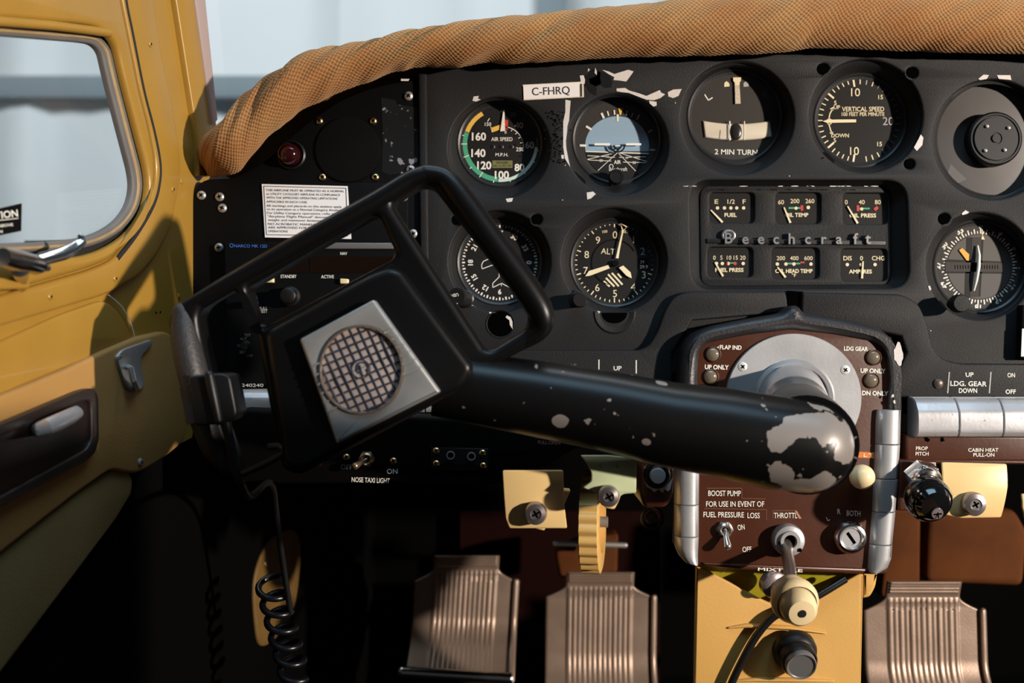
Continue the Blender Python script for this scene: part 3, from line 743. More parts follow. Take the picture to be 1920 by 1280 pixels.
for x, y in ((599, 227), (700, 227), (605, 332), (704, 332)):
    b = MB(FRD); screw_into(b, q3(FRD, x, y, 0), 0.0036, BRASS, h=0.7, rot=x % 90); b.build('brass_screw', side, label='brass screw')
for x, y in ((766, 180), (770, 318), (757, 369), (757, 437), (775, 438), (412, 369), (417, 390), (378, 366), (411, 464)):
    b = MB(FRD); screw_into(b, q3(FRD, x, y, -.0005), 0.0042, STEEL, h=0.55, rot=(x*7+y) % 90); b.build('screw', side, label='steel screw')
# scuffed glue residue
m_ = mat('glue_residue', (0.010, 0.010, 0.011), 0.3, scuff=(110, 0.60, (0.22, 0.22, 0.24)))
b = MB(FRD); b.y = -0.0003; b.flat([(715, 183), (742, 188), (744, 196), (783, 202), (785, 328), (755, 325), (730, 328), (716, 322), (718, 260)], m_); b.build('glue_residue', side)
# red lamp
FRL = Frame(545, 292, 0.002)
t = thing('warning_lamp', 'dark red domed warning lamp on the radio panel', 'lamp', FRL)
b = MB(FRL); b.lathe([(0.0135, 0), (0.0135, 0.003), (0.012, 0.004), (0.0118, 0.002)], BLACK, q3(FRL, 547, 291, 0)); b.build('bezel', t)
b = MB(FRL); b.lathe([(0.0105, 0), (0.0105, 0.008), (0.009, 0.0125), (0.0055, 0.0155), (0, 0.0165)], LENSR); b.build('lens', t)
# operating limitations placard
FPL = Frame(573, 397, 0.0008)
b = MB(FPL); b.prism([FPL.qq([(491, 345), (652, 349), (659, 448), (497, 445)])], -0.0005, 0, PAPER)
b.y = -0.0008
o4 = [(495, 349), (649, 353), (652, 442), (500, 440), (495, 349)]; b.poly(o4, 1.1, INK)
for s, x0, x1, y in (('THIS AIRPLANE MUST BE OPERATED AS A NORMAL', 499, 646, 357.5), ('or UTILITY CATEGORY AIRPLANE IN COMPLIANCE', 500, 638, 364.5), ('WITH THE APPROVED OPERATING LIMITATIONS', 500, 633, 371.5), ('APPLICABLE IN EACH CASE.', 500, 577, 378.5),
                     ('All markings and placards on this airplane apply', 500, 641, 386.5), ('to its operation as a Normal Category Airplane', 501, 642, 393), ('For Utility Category operations, refer to the', 501, 642, 400), ('"Airplane Flight Manual" document for', 502, 640, 406.5), ('weight and maneuver limitations', 503, 610, 413),
                     ('NO ACROBATIC MANEUVERS', 503, 606, 420.5), ('ARE APPROVED FOR UTILITY', 503, 606, 427), ('OPERATIONS', 503, 540, 433.5)):
    b.text(s, (x0+x1)/2, y, 3.9, INK, w=x1-x0, rot=0.9, bold=0.0)
tag(b.build('limitations_placard'), 'white printed operating limitations placard above the radio', 'placard')
# registration label
FRG = Frame(1037, 169, -0.0003)
b = MB(FRG); b.prism([FRG.qq([(980, 159), (1094, 153), (1095, 182), (982, 188)])], -0.0003, 0.0002, mat('label_backing', (0.70, 0.62, 0.50), 0.6)); b.prism([FRG.qq([(981, 161), (1086, 155), (1087, 181), (982, 186)])], -0.0007, -0.0003, PAPER); b.y = -0.00095
b.fr = Frame(1037, 169, -0.0003, O=FRG.O+Vector((0, -.00095, 0))); b.line((1090, 157), (1090, 181), 3, INK); b.text('C-FHRQ', 1033, 170, 14.5, INK, rot=-2.5, w=71, bold=0.004)
b.fr = FRG
tag(b.build('registration_label'), 'white label strip reading C-FHRQ at the top of the panel', 'label')
# ================================================================== ROUND INSTRUMENTS
BEZ = mat('bezel_black', (0.010, 0.0095, 0.010), 0.4)
def dial(name, label, k, face=DIAL, ydial=0.0205, cat='gauge', glass=True):
    cx, cy, r = RND[k][3:]; fr = Frame(cx, cy, ydial); R = r*fr.s
    t = thing(name, label, cat, fr, None)
    b = MB(fr); b.lathe([(R+0.006, 0.001), (R+0.0045, 0.0022), (R+0.001, 0.0028), (R-0.0008, 0.0016), (R-0.0012, -0.0005)], BEZ, n=64); b.build('bezel', t)
    b = MB(fr); b.lathe([(R+0.003, -0.004), (R+0.003, -0.0002), (R, 0.0), (0, 0.0)], face, n=64); fo = b.build('dial_face', t)
    if glass:
        b = MB(fr); b.lathe([(R, 0.0021), (R*0.5, 0.0023), (0, 0.0023)], GLASS, n=48); b.build('glass', t)
    b = MB(fr); b.y = -0.0003
    return t, fr, b
def pointer(fr, t, pts, mt=LUME, y=-0.0015, name='needle', label=None):
    b = MB(fr); b.prism([fr.qq(pts)], y-0.0003, y, mt); return b.build(name, t, label=label)
# --- airspeed
t, fr, b = dial('airspeed_indicator', 'airspeed gauge with yellow and green arcs, below the registration label', 'air')
X, Y = 938, 270
b.arc(X, Y, 62, 76, 290, 330, YELLOWP); b.arc(X, Y, 62, 76, 184, 289, GREEN); b.arc(X, Y, 65, 76, 95, 183, GREENW); b.arc(X, Y, 68, 76, 80, 94, DIMPRINT)
b.y = -0.0006
for a in (190, 212, 231, 250, 270, 283): b.tick(X, Y, 62 if a in (212, 250, 270) else 69, 76, a, 1.6, WHITE)
for a in (165, 140, 118, 100): b.tick(X, Y, 71, 76, a, 1.4, WHITE)
for s, x, y, h, mt in (('160', 898, 256, 14, WHITE), ('140', 897, 287, 14, WHITE), ('120', 908, 310, 14, WHITE), ('100', 941, 328, 14, WHITE), ('80', 974, 314, 13, WHITE), ('60', 993, 272, 12, GREYPRINT), ('40', 973, 235, 11, GREYPRINT), ('20', 962, 215, 8, DIMPRINT)): b.text(s, x, y, h, mt, bold=0.03)
b.text('AIR SPEED', 941, 261, 7, WHITE, w=40); b.text('M.P.H.', 941, 290, 6, WHITE, w=24); b.text('0', 948, 248, 5.5, WHITE); b.text('150', 915, 233, 6.5, WHITE); b.text('250', 975, 280, 7, WHITE); b.text('0', 941, 208, 5, GREYPRINT)
b.flat([(920, 240), (938, 234), (938, 243), (924, 248)], YELLOWP); b.line((914, 228), (918, 222), 1.5, WHITE); b.line((920, 238), (923, 248), 1.5, WHITE)
b.arc(944, 275, 36.5, 38, 0, 95, WHITE)
for a in range(10, 96, 17): b.tick(944, 275, 32, 37, a, 1.2, WHITE)
b.flat([(923, 301), (961, 301), (961, 315), (923, 315)], OLIVEP); b.text('PIONEER', 942, 305, 4, LUME, w=22); b.text('REG. U.S. PAT. OFF.', 942, 311, 3.2, LUME, w=34)
b.flat([(947, 224), (953, 226), (952, 243), (946, 243)], REDP)
b.build('dial_markings', t)
b = MB(fr)
for x, y in ((924, 275), (940, 275), (959, 275)): screw_into(b, q3(fr, x, y, 0), 0.0022, mat('dark_screw', (0.06, 0.06, 0.06), 0.4, 0.8), h=0.3, cross=False)
b.pieces('screw', t, 0.001, 0)
pointer(fr, t, [(944, 206), (946, 206), (947, 246), (938, 247)], WHITE)
# --- attitude
t, fr, b = dial('attitude_indicator', 'artificial horizon gauge with pale blue sky, right of the airspeed gauge', 'att', DIALG)
cx, cy = 1157, 274
up = [(cx+60*math.sin(math.radians(a)), cy-56*math.cos(math.radians(a))) for a in range(-100, 101, 5)]
b.flat(up, SKY); b.y = -0.0005
lowp = [(cx+60*math.sin(math.radians(a)), cy-58*math.cos(math.radians(a))) for a in range(100, 261, 5)]
b.flat(lowp, DIAL); b.y = -0.0007
b.line((1098, 284), (1216, 288), 2, WHITE)
for p, q in (((1157, 287), (1121, 320)), ((1160, 288), (1192, 321)), ((1152, 287), (1101, 299)), ((1162, 287), (1213, 303)), ((1101, 292), (1138, 294)), ((1174, 295), (1211, 294)), ((1103, 300), (1146, 302)), ((1168, 304), (1210, 305)), ((1141, 295), (1153, 295)), ((1161, 295), (1170, 295))): b.line(p, q, 1.1, WHITE)
b.text('AIR', 1157.5, 304, 7, WHITE, w=13); b.text('10', 1139, 294, 4, WHITE); b.text('10', 1175, 296, 4, WHITE); b.text('20', 1127, 301, 4.5, WHITE); b.text('20', 1189, 305, 4.5, WHITE)
b.arc(1146, 312, 3, 4.2, -120, 150, WHITE); b.text('Beechcraft', 1159, 317, 7, WHITE, w=34, bold=0.0)
for x, y, w_, l, a in ((1130, 217, 4, 11, -24), (1140, 213, 2.5, 9, -15), (1152, 211, 2.5, 9, -6), (1158, 221, 4, 13, 0), (1175, 212, 2.5, 9, 12), (1185, 216, 2.5, 9, 20), (1196, 220, 3, 10, 28), (1104, 240, 4, 12, -58), (1219, 246, 3, 9, 60), (1093, 273, 4, 12, -88), (1223, 281, 3, 10, 92)):
    r = math.radians(a); b.line((x-l/2*math.sin(r), y+l/2*math.cos(r)), (x+l/2*math.sin(r), y-l/2*math.cos(r)), w_, WHITE if x < 1165 else GREYPRINT)
b.flat([(1159, 203), (1168, 203), (1164, 216), (1162, 216)], YELLOWP)
b.flat([(1096, 325), (1217, 325), (1200, 338), (1113, 338)], DIAL)
b.build('dial_markings', t)
b = MB(fr); yy = -0.004
for x0, x1 in ((1114, 1143), (1173, 1201)): b.prism([fr.qq([(x0, 270), (x1, 270), (x1, 274), (x0, 274)])], yy-.0004, yy, WHITE)
for r_ in (7, 13): b.tube([q3(fr, 1158+r_*math.cos(a), 272+r_*math.sin(a), yy) for a in [PI*i/12 for i in range(13)]], 0.0008, BLACK, 6)
b.prism([fr.qq([(1153, 274), (1162, 274), (1162, 276), (1153, 276)])], yy-.0004, yy, WHITE); b.build('airplane_symbol', t)
b = MB(fr); q = q3(fr, 1152, 336, 0); R = 14*fr.s
b.tube([Vector(q)+Vector((0, -.001, 0)), Vector(q)+Vector((0, -.0115, 0))], [0.003, 0.003], BLACK, 14); b.lathe([(R*0.8, 0.008), (R, 0.009), (R, 0.017), (R*0.85, 0.0185), (R*0.7, 0.0185), (R*0.66, 0.018), (0, 0.018)], BLACK, q); b.build('knob', t)
b = MB(FP); b.prism([FP.qq(rpoly([(1066, 322), (1075, 318), (1100, 340), (1096, 352), (1078, 354), (1066, 345)], 8, 3), .004)], 0.003, 0.010, MATTE, 0.001); screw_into(b, q3(FP, 1085, 345, .003), 0.0026, mat('dark_screw', (0, 0, 0)), h=0.4, cross=False)
o = b.build('mounting_ear'); o.parent = t; o.matrix_parent_inverse = fr.M.inverted(); o.matrix_basis = FP.M
# --- turn and bank
t, fr, b = dial('turn_indicator', 'turn and bank gauge reading 2 MIN TURN with a white ball tube', 'turn', DIALG)
b.text('2 MIN TURN', 1380, 285, 9.5, WHITE, w=80, rot=1); b.poly([(1321, 177), (1328, 188), (1336, 183)], 2.2, WHITE); b.text('R', 1434, 178, 10, DIMPRINT, rot=25)
for x, mt in ((1363, LUME), (1399, GREYPRINT)): b.flat([(x-5, 163), (x-5, 156), (x-1, 152), (x+4, 156), (x+5, 162)], mt)
b.pieces('dial_markings', t)
pointer(fr, t, [(1374, 146), (1389, 146), (1388, 153), (1386, 156), (1386, 161), (1377, 161), (1377, 156), (1374, 152)], LUME); pointer(fr, t, [(1377, 161.5), (1386, 161.5), (1388, 195), (1378, 195.5)], mat('worn_cream', (0.62, 0.5, 0.38), 0.6, scuff=(900, 0.6, (0.25, 0.2, 0.15))))
bx = lambda x, top: (226 if top else 257)+ (6.5 if top else 6.5)*(1-((x-1381)/66)**2)
tp_ = [(x, bx(x, True)) for x in range(1317, 1448, 6)]+[(x, bx(x, False)) for x in range(1447, 1316, -6)]
b = MB(fr); b.prism([fr.qq(tp_)], -0.0022, 0, mat('tube_white', (0.70, 0.62, 0.50), 0.25, coat=0.6), 0.0018); tb = b.build('ball_tube', t)
b = MB(fr); b.y = -0.0026; b.line((1367.5, 228), (1367.5, 264), 2.4, WHITE); b.line((1395, 228), (1395, 263), 1.6, WHITE); b.line((1363, 228), (1363, 264), 1.2, DIAL); b.line((1350, 245), (1348, 262), 0.8, DIAL); b.build('index_lines', t)
b = MB(fr); q = q3(fr, 1380.5, 247, -.003); b.lathe([(10.5*fr.s*math.cos(a), 10*fr.s*math.sin(a)*0.35) for a in [i/6*PI/2 for i in range(7)]], mat('ball_black', (0.02, 0.018, 0.016), 0.25), q, ell=1.5); b.build('ball', t)
# --- vertical speed
t, fr, b = dial('vertical_speed_indicator', 'vertical speed gauge with its needle pointing left to zero', 'vsi')
X, Y = 1612, 226
for i in range(-10, 11):
    a = 270+i*8.1; mj = i in (-10, -5, 5, 10)
    b.tick(X, Y, 64 if mj else 70, 79 if not mj else 80, a, 3.6 if mj else 2, LUME)
for i in range(1, 20):
    a = 351+i*9.45; b.tick(X, Y, 68, 78, a, 2, LUME if i in (1, 3, 17, 18, 19) else (GREYPRINT if i in (2,) else DIMPRINT))
for s, x, y, h, mt in (('10', 1604, 173, 15, LUME), ('10', 1602, 283, 15, LUME), ('15', 1651, 182, 8, LUME), ('15', 1649, 270, 8, LUME), ('20', 1665, 227, 15, GREYPRINT), ('5', 1566, 193, 8, LUME), ('5', 1565, 263, 8, LUME), ('UP', 1569, 201, 7, LUME), ('DOWN', 1575, 254, 7, LUME)): b.text(s, x, y, h, mt, bold=0.0 if h > 12 else 0.012)
b.text('VERTICAL SPEED', 1618, 204.5, 8.5, LUME, w=79); b.text('100 FEET PER MINUTE', 1618, 214, 7, LUME, w=80)
b.arc(1555, 228, 4, 5.6, 0, 360, LUME)
b.poly([(1554, 223), (1556, 213), (1561, 204)], 2.2, LUME); b.flat([(1556, 204), (1563, 200), (1562, 208)], LUME); b.poly([(1554, 233), (1557, 243), (1559, 249)], 2.2, LUME); b.flat([(1555, 249), (1562, 247), (1561, 254)], LUME)
b.build('dial_markings', t)
pointer(fr, t, [(1541, 228), (1550, 225), (1604, 224.5), (1604, 230), (1550, 231)], LUME)
b = MB(FP); b.prism([FP.qq(rpoly([(1533, 288), (1548, 284), (1566, 303), (1560, 309), (1540, 308), (1531, 300)], 7, 3), .003)], 0.0015, 0.010, MATTE, 0.001); screw_into(b, q3(FP, 1541, 297, .0015), 0.0034, mat('dark_screw', (0, 0, 0)), h=0.4, cross=False)
o = b.build('mounting_ear'); o.parent = t; o.matrix_parent_inverse = fr.M.inverted(); o.matrix_basis = FP.M
# --- directional gyro
t, fr, b = dial('directional_gyro', 'heading gyro dial with white airplane outline, seen through the yoke', 'dg')
X, Y = 937, 492
for i in range(72):
    a = i*5; vis = not (5 < a < 75); b.tick(X, Y, 65 if a % 10 == 0 else 67, 76 if a % 10 == 0 else 74, a, 3 if a % 10 == 0 else 2.2, WHITE if vis else GREYPRINT)
for k, s in enumerate(('27', '30', '33', '0', '3', '6', '9', '12', '15', '18', '21', '24')):
    a = k*30; b.text(s, X+55*math.sin(math.radians(a)), Y-55*math.cos(math.radians(a)), 9, WHITE, rot=a, bold=0.03)
b.text('E', 1010, 491, 8, mat('print_teal', (0.10, 0.35, 0.42), 0.6), rot=0, bold=0.03)
b.poly([(928, 480), (906, 490), (903, 497), (904, 504), (931, 494)], 1.5, WHITE); b.poly([(933, 497), (936, 502), (936, 519), (924, 531), (924, 539), (936, 533), (941, 531), (946, 534), (957, 539), (957, 532), (945, 518), (945, 500), (950, 496)], 1.5, WHITE); b.poly([(950, 496), (975, 504), (976, 497), (972, 490), (950, 480)], 1.5, WHITE); b.line((940, 530), (940, 536), 1.2, WHITE)
b.build('dial_markings', t)
b = MB(FP); q = q3(FP, 872, 560, 0); R = 17*FP.s
b.lathe([(R*1.05, 0.0), (R*1.05, 0.001), (R*0.9, 0.002), (R*0.9, 0.018), (R*1.0, 0.019), (R*1.0, 0.026), (R*0.92, 0.0275), (0, 0.0275)], BEZ, (q[0], 0, q[2]), axis=(-0.25, -1, 0.03))
e = Vector((q[0], 0, q[2]))+Vector((-0.25, -1, 0.03)).normalized()*0.0280
fk = Frame(0, 0, 0, O=FP.O+e); bb = MB(FP); bb.fr = fk
n0 = len(bb.v); c_ = (960+fk.O.x/(fk.O.y-CAMY)*FPX, 640-fk.O.z/(fk.O.y-CAMY)*FPX)
bb.text('PUSH', c_[0]-1, c_[1]-3, 6, WHITE, w=17, rot=170); bb.arc(c_[0], c_[1], 12, 14, 110, 250, WHITE)
for i in range(n0, len(bb.v)): bb.v[i] += e
for v in bb.v: b.v.append(v)
o_ = len(b.v)-len(bb.v); k_ = b.m(WHITE)
for f in bb.f: b.f.append(tuple(i+o_ for i in f)); b.mi.append(k_)
o = b.build('push_knob'); o.parent = t; o.matrix_parent_inverse = fr.M.inverted(); o.matrix_basis = FP.M; o['label'] = 'push knob with worn white lettering'
# --- altimeter
t, fr, b = dial('altimeter', 'altimeter with three cream hands and a striped window', 'alt')
X, Y = 1152, 492
for i in range(50):
    a = i*7.2; mj = i % 5 == 0; dim = 30 < a < 100
    b.tick(X, Y, 66 if mj else 70, 78 if mj else 77, a, 2.2 if mj else 1.8, DIMPRINT if dim else LUME)
for s, x, y, mt in (('0', 1153, 440, LUME), ('1', 1188, 449, LUME), ('2', 1205, 471, GREYPRINT), ('3', 1207, 515, LUME), ('4', 1187, 538, LUME), ('5', 1153, 550, LUME), ('6', 1120, 539, LUME), ('7', 1098, 507, LUME), ('8', 1100, 477, LUME), ('9', 1121, 450, LUME)): b.text(s, x, y, 13.5, mt, bold=-0.002)
b.text('ALT', 1140, 471, 11, LUME, w=26, rot=4, bold=0.0); b.text('100', 1134, 434, 5, LUME, rot=-8); b.text('FEET', 1172, 434, 5, LUME, w=13, rot=8)
b.flat([(1195, 484), (1216, 484), (1216, 504), (1195, 504)], MATTE)
b.y = -0.0005; b.text('29', 1204, 491, 5.5, GREYPRINT); b.text('29.9', 1207, 500, 6, LUME, w=15)
for p_, q_, w_ in (((1132, 527), (1143, 537), 3.4), ((1136, 521), (1152, 537), 3.4), ((1140, 514), (1160, 536.5), 3.4), ((1147, 511.5), (1167, 533.5), 3.4), ((1158, 513), (1165, 521), 3)): b.line(p_, q_, w_, LUME)
b.build('dial_markings', t)
b = MB(fr); b.y = -0.0006; b.arc(1152, 492, 42, 43.5, -165, 60, MATTE, 40); b.build('inner_ring', t)
pointer(fr, t, [(1097, 518), (1104, 508), (1140, 497), (1143, 503), (1106, 517)], LUME, -.0018, label='broad cream hand'); pointer(fr, t, [(1160, 502), (1168, 498), (1182, 511), (1184, 522), (1174, 517)], LUME, -.0024, label='short cream hand')
pointer(fr, t, [(1154, 484), (1159, 485), (1162, 466), (1169, 431), (1174, 427), (1162, 419), (1165, 430), (1166.5, 431), (1158, 466)], LUME, -.003, label='thin cream hand with a triangle tip')
pointer(fr, t, [(1162, 419), (1176, 425), (1169, 433)], LUME, -.003)
b = MB(fr); b.lathe([(0.003, 0.0), (0.003, 0.0038), (0, 0.004)], MATTE, q3(fr, 1153, 494, 0)); b.build('pivot', t)
b = MB(FP); q = q3(FP, 1085, 563, 0); R = 13.5*FP.s
b.prism([FP.qq(rpoly([(1064, 556), (1082, 540), (1104, 562), (1096, 577), (1070, 577)], 8, 3))], -0.0008, 0.006, BEZ, 0.001)
b.lathe([(R*0.9, -0.001), (R*0.95, 0.004), (R, 0.016), (R*0.9, 0.018), (0, 0.018)], BEZ, q); o = b.build('setting_knob'); o.parent = t; o.matrix_parent_inverse = fr.M.inverted(); o.matrix_basis = FP.M
# --- course deviation
t, fr, b = dial('course_indicator', 'course deviation gauge with compass ring and an orange flag', 'cdi', DIALG)
X, Y = 1836, 500
for i in range(72):
    a = i*5+2; mj = i % 2 == 0; b.tick(X, Y, 62, 71 if mj else 67, a, 2.4 if mj else 1.8, WHITE if not 100 < a < 130 else GREYPRINT)
for k, s in enumerate(('0', '3', '6', '9', '12', '15', '18', '21', '24', '27', '30', '33')):
    a = k*30+2; r = math.radians(a); b.text(s, X+78*math.sin(r), Y-76*math.cos(r), 9.5, WHITE if k not in (2, 3, 4) else GREYPRINT, rot=a, bold=0.035)
b.disc(X, Y, 60, mat('cdi_disc', (0.055, 0.047, 0.041), 0.6), 48); b.y = -0.0005
b.flat([(1772, 486), (1880, 490), (1880, 513), (1770, 512)], DIAL); b.flat([(1812, 445), (1844, 444), (1838, 556), (1808, 557)], DIAL)
b.y = -0.0007; b.flat([(1772, 491), (1880, 493), (1880, 510), (1772, 509)], DIALG); b.flat([(1822, 445), (1840, 444), (1834, 556), (1818, 557)], DIALG)
for i in range(17):
    if i != 8: b.line((1790+i*5, 497), (1790+i*5, 504), 1.6, GREYPRINT)
b.flat([(1838, 449), (1846, 449), (1842, 441)], LUME); b.line((1841, 430), (1841, 441), 2, LUME)
b.build('dial_markings', t)
pointer(fr, t, [(1797, 469), (1803, 465), (1816, 477), (1815, 489), (1811, 488)], ORANGE, -.0012, 'warning_flag', 'orange flag')
b = MB(fr); b.tube([q3(fr, *p) for p in [(1833, 460, -.0025), (1836, 478, -.004), (1835, 500, -.0045), (1831, 525, -.004), (1826, 545, -.0025)]], [0.0007, 0.0013, 0.0016, 0.0013, 0.0007], WHITE, 10); b.build('needle', t)
b = MB(FP); q = q3(FP, 1784, 570, 0); R = 17*FP.s
b.lathe([(R*0.55, 0), (R*0.55, 0.010), (R*0.95, 0.011), (R, 0.013), (R*0.96, 0.021), (R*0.85, 0.0225), (0, 0.0228)], PANEL, q, n=32); o = b.build('setting_knob'); o.parent = t; o.matrix_parent_inverse = fr.M.inverted(); o.matrix_basis = FP.M
# --- blanked hole on the right with a black round plug
cx, cy, r = RND['blank'][3:]; fr = Frame(cx, cy, 0.0165); R = r*fr.s
t = thing('blanking_plate', 'grey blanking disc with a black round plug at the right edge', 'cover', fr)
b = MB(fr); b.lathe([(R+0.003, -0.002), (R+0.003, 0.0), (R+0.001, 0.0006), (0, 0.0006)], mat('disc_grey', (0.062, 0.055, 0.052), 0.55, vary=(20, 0.1)), n=72)
b.prism([fr.qq([(1782, 308), (1812, 336), (1784, 350), (1770, 338)])], -0.0007, 0, mat('disc_grey', (0, 0, 0))); b.build('disc', t)
b = MB(fr); q = q3(fr, 1857, 264, 0); r2 = 50*fr.s
b.lathe([(r2, 0), (r2, 0.010), (r2*0.93, 0.0115), (r2*0.88, 0.0115), (r2*0.86, 0.0105), (r2*0.82, 0.0105), (r2*0.80, 0.012), (r2*0.22, 0.012), (r2*0.21, 0.0112), (r2*0.16, 0.0112), (r2*0.15, 0.0125), (0, 0.0125)], BLACK, q, n=56); pl = b.build('plug', t)
b = MB(fr)
for x, y in ((1839, 242), (1836, 287), (1872, 286), (1879, 245)): b.lathe([(0.0018, 0.0115), (0.0016, 0.0135), (0, 0.0145)], STEEL, q3(fr, x, y, 0), n=14)
b.pieces('stud', pl, 0.002, 0)

# ================================================================== ENGINE GAUGE CLUSTER
fr = Frame(1490, 440, 0.0175)
t = thing('engine_gauge_cluster', 'rectangular six-window engine gauge cluster with chrome script letters', 'gauge cluster', fr)
wins = {'fuel': (1329, 362, 1413, 419), 'oilt': (1452, 362, 1537, 420), 'oilp': (1578, 363, 1662, 421), 'fuelp': (1325, 464, 1410, 520), 'cht': (1445, 465, 1534, 523), 'amp': (1574, 467, 1661, 527)}
rect = lambda w_, g=0: [(w_[0]-g, w_[1]-g), (w_[2]+g, w_[1]-g), (w_[2]+g, w_[3]+g), (w_[0]-g, w_[3]+g)]
b = MB(fr); b.prism([fr.qq(rpoly([(1310, 349), (1667, 349), (1669, 535), (1312, 537)], 22, 6))]+[fr.qq(rpoly(rect(w_), 9, 4)) for w_ in wins.values()], -0.004, 0.0, PANEL, 0.0012); b.build('face_plate', t)
b = MB(fr); b.prism([fr.qq([(1323, 448), (1657, 452), (1657, 461), (1323, 457)])], -0.0055, -0.004, BEZ, 0.0008); b.build('letter_rail', t)
b = MB(fr)
for k, w_ in wins.items(): b.prism([fr.qq(rect(w_, 3))], -0.0006, 0, DIAL)
b.build('dial_face', t)
b = MB(fr)
for k, w_ in wins.items(): b.prism([fr.qq(rect(w_, 1))], -0.0026, -0.0024, GLASS)
b.build('glass', t)
b = MB(fr); b.y = -0.0009
for i, x in enumerate((1345, 1358, 1370, 1381, 1394)): b.disc(x, 390, 3.2, LUME)
for s, x, w_ in (('E', 1343, 7), ('1/2', 1370.5, 14), ('F', 1395, 6)): b.text(s, x, 378, 8, LUME, w=w_)
b.text('FUEL', 1369.5, 403, 7, LUME, w=23, bold=0.03)
for s, x, y in (('60', 1464, 379), ('200', 1490, 377), ('260', 1518, 377)): b.text(s, x, y, 8, LUME)
b.line((1478, 390), (1503, 390), 3.4, GREEN); b.y = -0.0011; b.line((1503, 385), (1503, 395), 5, REDP); b.disc(1492, 390.5, 3, LUME); b.disc(1515, 389, 3.4, LUME); b.text('OIL TEMP', 1493, 403, 7, LUME, w=44, bold=0.03)
for s, x in (('0', 1586, ), ('40', 1615), ('80', 1645)): b.text(s, x, 379, 8, LUME)
b.y = -0.0009; b.line((1608, 391), (1630, 391), 3, GREEN); b.y = -0.0011; b.line((1608, 385), (1608, 396), 5, REDP); b.line((1639, 394), (1645, 388), 6, REDP); b.disc(1615, 392, 3, LUME); b.text('OIL PRESS', 1617, 404, 7, LUME, w=50, bold=0.03)
for s, x in (('0', 1339), ('5', 1352), ('10', 1366.5), ('15', 1379), ('20', 1392)): b.text(s, x, 483, 7.5, LUME, bold=0.005)
for x, mt in ((1343, LUME), (1354, LUME), (1365, LUME), (1378, REDP), (1393, LUME)): b.disc(x, 494, 3.2, mt)
b.y = -0.0013; b.line((1368, 493), (1376, 493), 2.4, GREEN); b.line((1363, 491), (1363, 497), 2.5, REDP); b.text('FUEL PRESS', 1367, 506, 7, LUME, w=53, bold=0.03)
for s, x in (('200', 1463.5), ('400', 1488.5), ('600', 1515)): b.text(s, x, 484, 7.5, LUME, bold=0.005)
b.y = -0.0009; b.line((1472, 494), (1500, 494), 3, GREEN); b.y = -0.0011; b.line((1500, 492), (1508, 492), 3, REDP)
for x in (1457, 1473, 1488, 1520): b.disc(x, 495, 3.2, LUME)
b.text('CYL HEAD TEMP', 1488, 508, 7, LUME, w=70, bold=0.03); b.text('°F', 1488, 516, 6, LUME, w=8)
for s, x in (('DIS', 1588.5), ('0', 1614.5), ('CHG', 1646)): b.text(s, x, 484, 8, LUME)
for x in (1588, 1614, 1640): b.disc(x, 496, 3.2, LUME)
b.text('AMPERES', 1612.5, 509, 7, LUME, w=43, bold=0.03)
b.build('dial_markings', t)
for p, q in (((1332, 394), (1354, 417)), ((1469, 389), (1481, 418)), ((1588, 387), (1607, 419)), ((1340, 492), (1355, 518)), ((1457, 501), (1472, 520)), ((1617, 490), (1615, 522))):
    b = MB(fr); b.fr = fr; d = (Vector(q)-Vector(p)).normalized(); n_ = Vector((-d.y, d.x))*2.0
    b.prism([fr.qq([Vector(p)+n_*0.6, Vector(q)+n_, Vector(q)-n_, Vector(p)-n_*0.6])], -0.0021, -0.0017, LUME); b.build('needle', t)
LETTER = mat('letter_chrome', (0.62, 0.61, 0.62), 0.28, 0.86)
for s, x, y, h in (('B', 1363, 446, 21), ('e', 1394, 451.5, 20), ('e', 1423, 451.5, 20), ('c', 1451, 452.5, 20), ('h', 1480, 448, 21), ('c', 1510, 452.5, 20), ('r', 1540, 452.5, 20), ('a', 1568, 453, 20), ('f', 1599, 447, 21), ('t', 1622, 449, 21)):
    b = MB(fr); v, f, wd = glyphs(s, 0.02); hh = h*fr.s*0.92
    q = fr.q(x, y); n0 = len(v); lo_ = min(a[1] for a in v)
    z0 = fr.q(x, 459 if s != 'B' else 458)[1]-lo_*hh if s not in () else 0
    def bnd(f):
        c = {}
        for pl in f:
            for i in range(len(pl)):
                e = (pl[i], pl[(i+1) % len(pl)]); c[e] = 1
        return [e for e in c if (e[1], e[0]) not in c]
    vs = [(q[0]+a[0]*hh, -0.0085, z0+a[1]*hh) for a in v]+[(q[0]+a[0]*hh, -0.0052, z0+a[1]*hh) for a in v]
    b.add(vs, f+[(i, j, j+n0, i+n0) for i, j in bnd(f)], LETTER)
    if s == 'B':
        pa = [(x+11*math.cos(a), 443-9*math.sin(a)) for a in [math.radians(d) for d in range(-60, 221, 14)]]
        b.tube([(fr.q(*p)[0], -0.007, fr.q(*p)[1]) for p in pa], 0.0013, LETTER, 8)
    b.build('letter', t)
